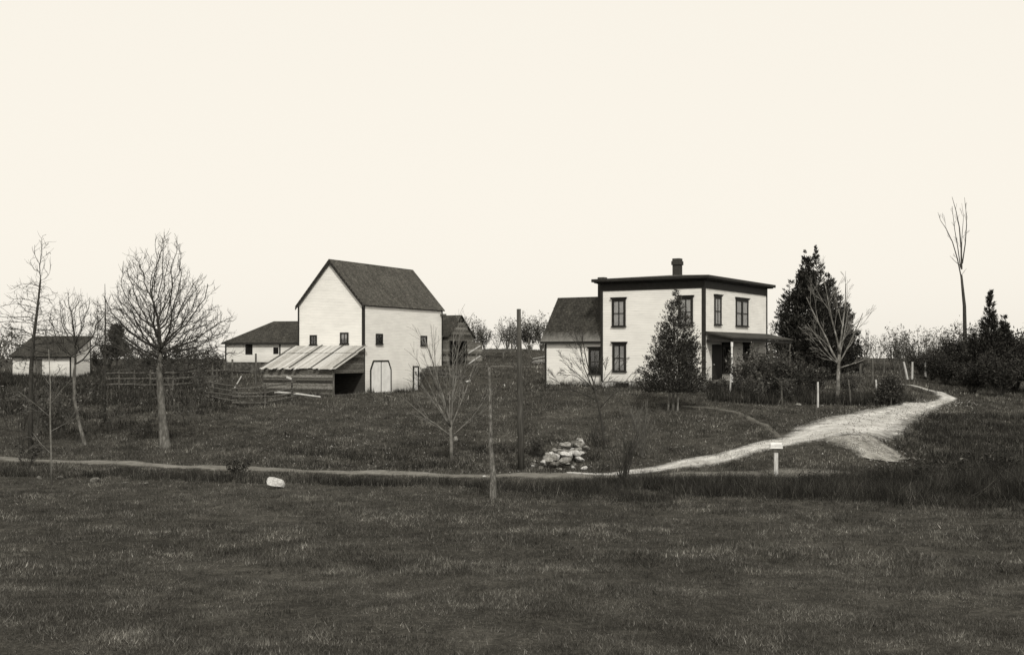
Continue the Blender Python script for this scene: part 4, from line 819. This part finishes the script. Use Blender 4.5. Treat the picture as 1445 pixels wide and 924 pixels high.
# ------------------------------------------------------------------ evergreens from leaf sprays inside uneven lobes
def lobes_tree(name, label, base, D, lobes, n, size, mat, stems, seed, barkm, thr=-.12, nscale=1.1, cat='tree', sprays=9):
    """lobes: (px, py, half width px, half height px, depth offset m)"""
    t = empty(name, tuple(base), label, cat); r_ = np.random.default_rng(seed); C = []; O = []
    vol = np.array([l[2]*l[2]*l[3] for l in lobes], float); vol = vol**.75; vol /= vol.sum()
    for (px, py, rw_, rh, dy), fr_ in zip(lobes, vol):
        c = P(px, py, D)+Vector((0,dy,0)); a = rw_*D/F; h = rh*D/F; k = int(n*fr_)
        q = r_.normal(0,1,(k,3)); q /= np.linalg.norm(q,axis=1)[:,None]; rad = r_.random(k)**.42*(1+r_.normal(0,.06,k)); q2 = q*rad[:,None]
        pts = np.array(c)+q2*np.array([a, a*.9, h])
        keep = np.array([noise.noise(Vector(p)*nscale+Vector((seed,0,0)))+.5*noise.noise(Vector(p)*nscale*2.7) > thr+.6*(rr_-.7) for p, rr_ in zip(pts, rad)])
        C.append(pts[keep]); O.append((q*.6+np.array([0,0,.55]))[keep])
    C = np.concatenate(C); O = np.concatenate(O)
    C2 = np.repeat(C, sprays, 0)+r_.normal(0, size*1.5, (len(C)*sprays,3)); O2 = np.repeat(O, sprays, 0)
    foliage('crown', C2-np.array(base), size, mat, t, 2.2, O2)
    m = MB(); rr = random.Random(seed)
    for (dx, dy, topx, topz, r) in stems:
        m.tube([(dx,dy,-.3),(dx*.8+rr.uniform(-.04,.04),dy,topz*.25),(topx*.6+dx*.4,dy*.5,topz*.6),(topx,0,topz)], [r*1.15,r,r*.7,r*.25], 8, .05)
    for k in range(26):   # limbs
        i = rr.randrange(len(C)); e = Vector(C[i])-Vector(base); s0 = Vector((0,0,max(.8,e.z*rr.uniform(.45,.8)))); m.tube([s0,(s0+e)/2+Vector((0,0,.1)),e], [.05,.03,.012], 5)
    obj('trunk', m, barkm, t); return t
def spire_tree(name, label, base, D, spires, size, mat, stems, seed, barkm, up=.9, dens=1.0, sprays=16, gap=.1, cat='tree', clear_=.5, wide=1.0):
    """spires: (centre px, depth offset, branches, [(py, half width px), ...] from top to bottom): every branch rises outwards and carries leaf sprays"""
    t = empty(name, tuple(base), label, cat); r_ = np.random.default_rng(seed); C = []; O = []; br = MB()
    for (cx, dy, nb, prof) in spires:
        pys = np.array([p[0] for p in prof], float); ws = np.array([p[1] for p in prof], float)*wide; cum = np.linspace(0,1,60); yy = pys[0]+(pys[-1]-pys[0])*cum
        wt = np.interp(yy, pys, ws)+3; wt /= wt.sum()
        for _ in range(nb):
            py = r_.choice(yy, p=wt)+r_.uniform(-3,3); a = r_.uniform(0, 2*np.pi); w0 = max(.12, np.interp(py, pys, ws)*D/F)
            if noise.noise(Vector((math.cos(a)*2.2+cx, math.sin(a)*2.2, py*.05+seed))) < -.28+gap: continue
            L_ = w0*r_.uniform(.62,1.16)*(1 if r_.random() > .08 else 1.25); tip = np.array(P(cx, py, D))+np.array([math.cos(a)*L_, math.sin(a)*L_+dy, 0])
            root = np.array(P(cx, py, D))+np.array([0,dy,0])-np.array([0,0,min(L_*up, 2.2)]); k = int(sprays*dens*(1+L_*1.1)); 
            u = r_.random(k)**.75; c = root+(tip-root)*(.12+.88*u)[:,None]+np.array([0,0,1])*(L_*.12*np.sin(np.pi*u))[:,None]+r_.normal(0,1,(k,3))*(.05+.10*L_*(1.05-u))[:,None]
            dr = (tip-root)/np.linalg.norm(tip-root)+np.array([0,0,.35]); C.append(c); O.append(np.repeat(dr[None],k,0))
            if _ % 3 == 0: br.tube([Vector(root)-Vector(base), Vector((root+tip)/2)-Vector(base)+Vector((0,0,.05)), Vector(tip)-Vector(base)], [.022,.014,.006], 3)
    C = np.concatenate(C); O = np.concatenate(O); kz = C[:,2] > base[2]+clear_; C = C[kz]; O = O[kz]
    foliage('crown', C-np.array(base), size, mat, t, 2.4, O); m = MB(); rr = random.Random(seed)
    for (dx, dy, topx, topz, r) in stems:
        m.tube([(dx,dy,-.3),(dx*.8+rr.uniform(-.04,.04),dy,topz*.25),(topx*.6+dx*.4,dy*.5,topz*.6),(topx,0,topz)], [r*1.15,r,r*.7,r*.25], 8, .05)
    obj('trunk', m, barkm, t); return t
b0 = at(950, 63.5)
spire_tree('cedar_tree', 'ragged dark cedar on three thin pale stems in front of the house', b0, 63.5,
 [(954,0,860,[(409,1),(425,8),(440,15),(460,21),(480,27),(505,32),(530,38),(552,36),(562,18)]),(916,0,110,[(500,2),(512,10),(530,17),(545,18),(556,8)]),(978,.2,90,[(492,2),(508,9),(530,15),(545,12)]),(934,-.3,70,[(462,2),(478,9),(500,13),(520,10)])],
 .05, M['cedar'], [(-.3,0,0,3.5,.055),(0,.1,.1,5.5,.075),(.25,-.1,.1,3.6,.05)], 5, M['bark_pale'], up=.8, dens=1.2, gap=.12, clear_=1.0, wide=1.2)
b0 = at(1155, 88)
spire_tree('dark_evergreen', 'massive dark evergreen tree right of the house', b0, 88,
 [(1150,0,950,[(349,1),(365,6),(385,14),(410,24),(440,34),(475,42),(510,46),(535,40)]),(1118,.2,330,[(396,2),(410,10),(440,17),(480,20),(520,20)]),(1136,-.3,200,[(358,1),(370,5),(390,11),(420,16)]),(1172,.2,420,[(388,2),(405,9),(430,17),(460,26),(500,34),(535,32)]),(1198,.3,260,[(432,1),(450,8),(480,15),(515,18),(540,16)])],
 .085, M['cedar_dark'], [(-.6,0,-.2,8.5,.2),(.7,.2,.5,7.0,.18)], 6, M['bark'], up=.9, dens=1.1, gap=-.04, wide=1.22)
b0 = at(1399, 84)
spire_tree('right_evergreen', 'dark pointed evergreen at the right edge', b0, 84,
 [(1397,0,480,[(411,1),(430,6),(450,11),(475,17),(500,24),(518,24)]),(1376,.3,170,[(470,1),(485,7),(505,13),(520,14)]),(1420,.3,240,[(448,1),(465,8),(490,16),(518,20)])],
 .085, M['cedar_dark'], [(0,0,-.3,5.0,.16)], 7, M['bark'], up=.8, dens=.9, gap=.0)
b0 = at(165, 104)
lobes_tree('small_evergreen', 'small dark evergreen in the distance between shed and big bare tree', b0, 104,
 [(165,470,8,12,0),(160,480,9,12,0),(168,492,12,12,0),(152,494,8,10,0)], 1400, .1, M['cedar_dark'], [(0,0,0,2.8,.09)], 8, M['bark'], -.2, .9)
# shrubs by the porch and garden
for (px, D, h, st, lv, sd_, lab) in ((1052,69.3,3.3,26,1500,91,'broad twiggy shrub hiding the middle of the porch'),(1074,68.8,3.1,24,1700,92,'leafy shrub in front of the right part of the porch'),(1096,69.5,3.4,26,1900,93,'tall tangled shrub covering the far end of the porch'),(1122,70,2.9,22,1500,94,'dark tangled garden shrub left of the pale bare tree'),
 (1148,70.5,2.5,20,1200,95,'lower garden shrub right beside the pale bare tree'),(1064,66.8,1.9,20,900,96,'low shrub behind the left garden fence posts'),(1108,67.2,1.8,20,900,97,'low shrub behind the middle garden fence posts'),(1085,72,3.6,20,1300,98,'shrub reaching the porch roof edge'),(1200,71,2.2,16,700,99,'low brush right of the pale bare tree')):
    shrub('garden_shrub', lab, at(px, D), h, .75*h, st, sd_, M['twig_mid'], leaves=lv, maxl=3, r=.02, leafmat=M['shrubleaf'])
b0 = at(1011, 69.8)
lobes_tree('corner_shrub', 'low shrub at the house corner beside the porch steps', b0, 69.8, [(1008,545,10,12,0),(1022,548,10,12,0),(1000,552,8,7,0)], 700, .05, M['shrubleaf'], [(0,0,0,.6,.02)], 13, M['twig_mid'], -.1, 1.6, 'shrub')
b0 = at(1258, 66)
lobes_tree('drive_shrub', 'brown shrub at the bend of the driveway', b0, 66, [(1255,545,12,18,0),(1270,552,12,17,0),(1243,556,9,12,0)], 1500, .05, M['shrubleaf'], [(0,0,0,1.0,.03)], 14, M['twig_mid'], -.05, 1.6, 'shrub')

# ------------------------------------------------------------------ grass and weeds (uncountable: one object each)
def dline(Pn, line, chunk=4000):
    out = np.empty(len(Pn)); ln = line[::2]
    for i in range(0, len(Pn), chunk):
        q = Pn[i:i+chunk]; out[i:i+chunk] = np.sqrt(((q[:,None,:]-ln[None])**2).sum(-1)).min(1)
    return out
def inside(Pn, o, th, x0, x1, y0, y1):
    c, s = math.cos(th), math.sin(th); d = Pn-np.array([o[0], o[1]]); lx = d[:,0]*c-d[:,1]*s; ly = d[:,0]*s+d[:,1]*c
    return (lx > x0) & (lx < x1) & (ly > y0) & (ly < y1)
def clear(Pn, soft=.25):
    k = np.ones(len(Pn), bool)
    for line, hw in ((ROAD,.8),(PATH,.2)):
        k &= dline(Pn, line) > hw*rng.uniform(.55,1.15,len(Pn))-.02
    dd = np.empty(len(Pn)); ln = DRIVE; hwv = dw(np.linspace(0,1,len(ln)))
    for i in range(0, len(Pn), 4000):
        q = Pn[i:i+4000]; m_ = np.sqrt(((q[:,None,:]-ln[None])**2).sum(-1))-hwv[None]; dd[i:i+4000] = m_.min(1)
    k &= dd+.35*patch(Pn, 1.6, 7) > rng.uniform(-1.1,.1,len(Pn))*np.clip((80-Pn[:,1])/25,.3,1)-.0
    k &= dline(Pn, SCAR) > rng.uniform(.3,1.5,len(Pn)); k &= dline(Pn, SCAR2) > rng.uniform(0,.8,len(Pn))
    k &= ~((abs(CX+F*Pn[:,0]/Pn[:,1]-798) < 30) & (Pn[:,1] > 47.9) & (Pn[:,1] < 54.5) & (rng.random(len(Pn)) < .8))
    k &= ~inside(Pn, hc, TH, -12, 2.0, -.05, 12) & ~inside(Pn, bc, TB, -6, .1, -4, 12) & ~inside(Pn, (lb0.x,lb0.y), R(12), -.1, 11.2, 0, 6) & ~inside(Pn, (ls0.x,ls0.y), R(12), -5.6, .1, 0, 3) & ~inside(Pn, ob, TB, -5.5, 0, 0, 4.4)
    return k
def scatter(n, D0, D1, pow_=1.0, m0=-380, m1=1830):
    D = D0+(D1-D0)*rng.random(n)**pow_; px = rng.uniform(m0, m1, n); X = (px-CX)/F*D; return np.stack([X, D], 1)
def blades(Pn, hgt, wid, lean=.45, tuft=1, seg=1):
    n = len(Pn); Pn = np.repeat(Pn, tuft, 0)+rng.normal(0, .05, (n*tuft, 2))*(tuft > 1); n = len(Pn)
    z = height(Pn[:,0], Pn[:,1]); b = np.c_[Pn, z-.02]; an = rng.uniform(0, 2*np.pi, n); hh = (np.repeat(hgt, tuft) if np.ndim(hgt) else hgt)*rng.uniform(.5,1.25,n); ww = (np.repeat(wid, tuft) if np.ndim(wid) else wid)*rng.uniform(.6,1.3,n)
    s = np.c_[np.cos(an), np.sin(an), np.zeros(n)]*ww[:,None]; la = rng.uniform(0, 2*np.pi, n); lv = np.abs(rng.normal(0, lean, n))
    tip = b+np.c_[np.cos(la)*lv, np.sin(la)*lv, np.ones(n)]*hh[:,None]
    return np.stack([b-s*.5, b+s*.5, tip], 1).reshape(-1,3)
def patch(Pn, sc_, seed=0):   # smooth random field for clumping
    x, y = Pn[:,0]*sc_, Pn[:,1]*sc_
    return (np.sin(x*1.3+2*np.sin(y*.9+seed))+np.sin(y*1.7+1.5*np.sin(x*.7+seed*2))+np.sin((x+y)*.8+seed))/3
VV = []
for (n, D0, D1, h, wd, pw2) in ((440000,10.5,24,.06,.010,.8),(380000,22,47,.085,.017,.9),(360000,46,74,.13,.03,1),(125000,72,112,.2,.055,1)):
    q = scatter(n, D0, D1, pw2); q = q[clear(q)]; pf = patch(q, .8, 1)+.6*patch(q, 2.7, 5); VV.append(blades(q, h*(1+.45*pf), wd*(1+.15*pf), .7))
for (n, D0, D1, h, wd, tf) in ((9000,10.5,24,.10,.010,7),(12000,22,47,.14,.018,7),(14000,46,78,.17,.03,6)):
    q = scatter(n, D0, D1, .9); pf = patch(q, 1.9, 11)+.7*patch(q, 4.7, 5); q = q[(pf > .15)]; q = q[clear(q)]; VV.append(blades(q, h, wd, .6, tf))
VV = np.concatenate(VV); gr = npobj('grass', VV, np.arange(len(VV)).reshape(-1,3), M['grass']); tag(gr, 'short dark autumn grass covering the meadow and the hillside', 'grass', kind='stuff')
# roadside weeds: rough band on the near side of the road, thicker to the right
q = scatter(105000, 31.0, 43.6, .8, 640, 1750); px = CX+F*q[:,0]/q[:,1]; pf = patch(q, 1.1, 3)+.5*patch(q, 3.1, 8)
near = 38.3-1.6*np.clip((px-1000)/400,0,1)+1.0*patch(q, .7, 2)+.5*patch(q, 2.2, 6); de = q[:,1]-near; sm = 1/(1+np.exp(-de/.8))
k = (rng.random(len(q)) < sm*np.clip((px-640)/300, .06, 1)) & (pf > rng.normal(-.5,.35,len(q))) & clear(q); q = q[k]; px = px[k]; pf = pf[k]; sm = sm[k]
hh = np.interp(px, [640,760,900,1050,1160,1300,1400,1500], [.2,.28,.4,.46,.46,.55,.7,.75])*(1+.45*pf)*(.35+.65*sm)
V1 = blades(q, hh*rng.choice([.45,.8,1.25],len(q)), .014, .8, 5)
q = scatter(5500, 40.5, 45.0, 1, -60, 700); px = CX+F*q[:,0]/q[:,1]; yy = np.interp(px, [-60,100,400,700], [48.8,48.2,45.6,43.8]); q[:,1] = yy-rng.random(len(q))*2.6; q[:,0] = (px-CX)/F*q[:,1]; pf = patch(q, 1.3, 6)+.5*patch(q, 3.3, 1); k = (pf > rng.normal(.1,.5,len(q))) & clear(q); q = q[k]; V2 = blades(q, .26*(1+.5*pf[k]), .02, .35, 5)
q = scatter(9000, 48.0, 56, 1, 380, 860); pf = patch(q, 1.0, 9)+.5*patch(q, 2.8, 4); k = (pf > rng.normal(.45,.5,len(q))) & clear(q); q = q[k]; V3 = blades(q, .22*(1+.3*pf[k]), .028, .45, 4)
q = scatter(8000, 62, 71, 1, 1000, 1290); pf = patch(q, .9, 2)+.5*patch(q, 3, 3); k = (pf > -.3) & clear(q) & (q[:,1] > 65.5); q = q[k]; V4 = blades(q, .55*(1+.4*pf[k]), .03, .3, 4)
q = scatter(26000, 46.5, 66, 1, 1262, 1750); px = CX+F*q[:,0]/q[:,1]; pf = patch(q, 1.0, 2)+.5*patch(q, 3, 3); k = (pf+.8*np.clip((px-1262)/90,0,1)-.8*np.clip((q[:,1]-60)/6,0,1) > rng.normal(.15,.4,len(q))) & clear(q); q = q[k]; V5 = blades(q, .26*(1+.4*pf[k]), .025, .35, 4)
q = scatter(26000, 60, 100, 1, -60, 330); pf = patch(q, .7, 4)+.5*patch(q, 2, 3); k = (pf+(q[:,1]-72)/14 > rng.normal(.35,.4,len(q))) & (((q[:,0]*F/q[:,1]+CX)-300)/40 < rng.normal(-.5,1,len(q))) & clear(q); q = q[k]; V6 = blades(q, .36*(1+.4*pf[k]), .045, .35, 4)
q = scatter(9000, 11, 38, .85); pf = patch(q, .55, 21)+.6*patch(q, 1.9, 12); k = (pf > rng.normal(.55,.25,len(q))) & clear(q); V7 = blades(q[k], .13, .012, .8, 6)
def along(o, th, x0, y0, x1, y1, n, sp=.35):
    t = rng.random(n); lx = x0+(x1-x0)*t; ly = y0+(y1-y0)*t; c, s_ = math.cos(-th), math.sin(-th); nx_, ny_ = (y1-y0), -(x1-x0); L_ = math.hypot(nx_, ny_); e = np.abs(rng.normal(0, sp, n)); lx = lx+nx_/L_*e; ly = ly+ny_/L_*e
    return np.stack([o[0]+lx*c-ly*s_, o[1]+lx*s_+ly*c], 1)
base_ = np.concatenate([along(hc, TH, -11.9, -.0, 0, -.0, 900), along(bc, TB, .05, 3.8, .05, 6.8, 160, .2), along(bc, TB, .05, 0, .05, .8, 60, .2), along(bc, TB, -6, -3.95, 0, -3.95, 420, .3), along((lb0.x,lb0.y), R(12), 0, 0, 7, 0, 400), along((ls0.x,ls0.y), R(12), -5.5, 0, 0, 0, 350)])
base_ = base_[patch(base_, 1.6, 3) > rng.normal(-.3,.5,len(base_))]; V8 = blades(base_, .32*rng.choice([.5,1,1.5],len(base_)), .025, .5, 5)
VV = np.concatenate([V1,V2,V3,V4,V5,V6,V7,V8]); wd_ = npobj('weeds', VV, np.arange(len(VV)).reshape(-1,3), M['weeds']); tag(wd_, 'dark rough weeds and dead stalks along the road and garden edge', 'weeds', kind='stuff')
# brambly clumps at right in the weed band
rr = random.Random(77)
for i, (px, D, s, lab) in enumerate(((1302,41.5,1.0,'tangle of dark stems in the weeds at the lower right'),(1352,42.5,1.15,'taller dark stems rising from the weeds near the right edge'),(1246,42,.8,'dark stems in the weeds below the eroded bank'),(1050,40.5,.55,'low twiggy stems in the weeds below the mailbox'),(1140,41.0,.6,'dark twiggy stems right of the mailbox'),(335,46.2,.75,'twiggy stems beside the road left of the pale boulder'),(1415,43,1.2,'dark brush at the far right beyond the road'))):
    shrub('bramble', lab, at(px, D), 1.45*s, 1.0, 13, 60+i, M['twig'], 'bramble', 500, maxl=2, r=.009, leafmat=M['weeds'])
# pale fallen leaves and pebbles speckling the grass
q = np.concatenate([scatter(1100, 47, 60, 1, 360, 1000), scatter(450, 60, 80, 1, 100, 1300)]); q = q[clear(q)]; z = height(q[:,0], q[:,1])+.06+.05*rng.random(len(q)); foliage('fallen_leaves', np.c_[q, z], .055, M['rock_dark'], None, 1.2)
tag(bpy.data.objects['fallen_leaves'], 'pale fallen leaves speckling the slope', 'leaves', kind='stuff')
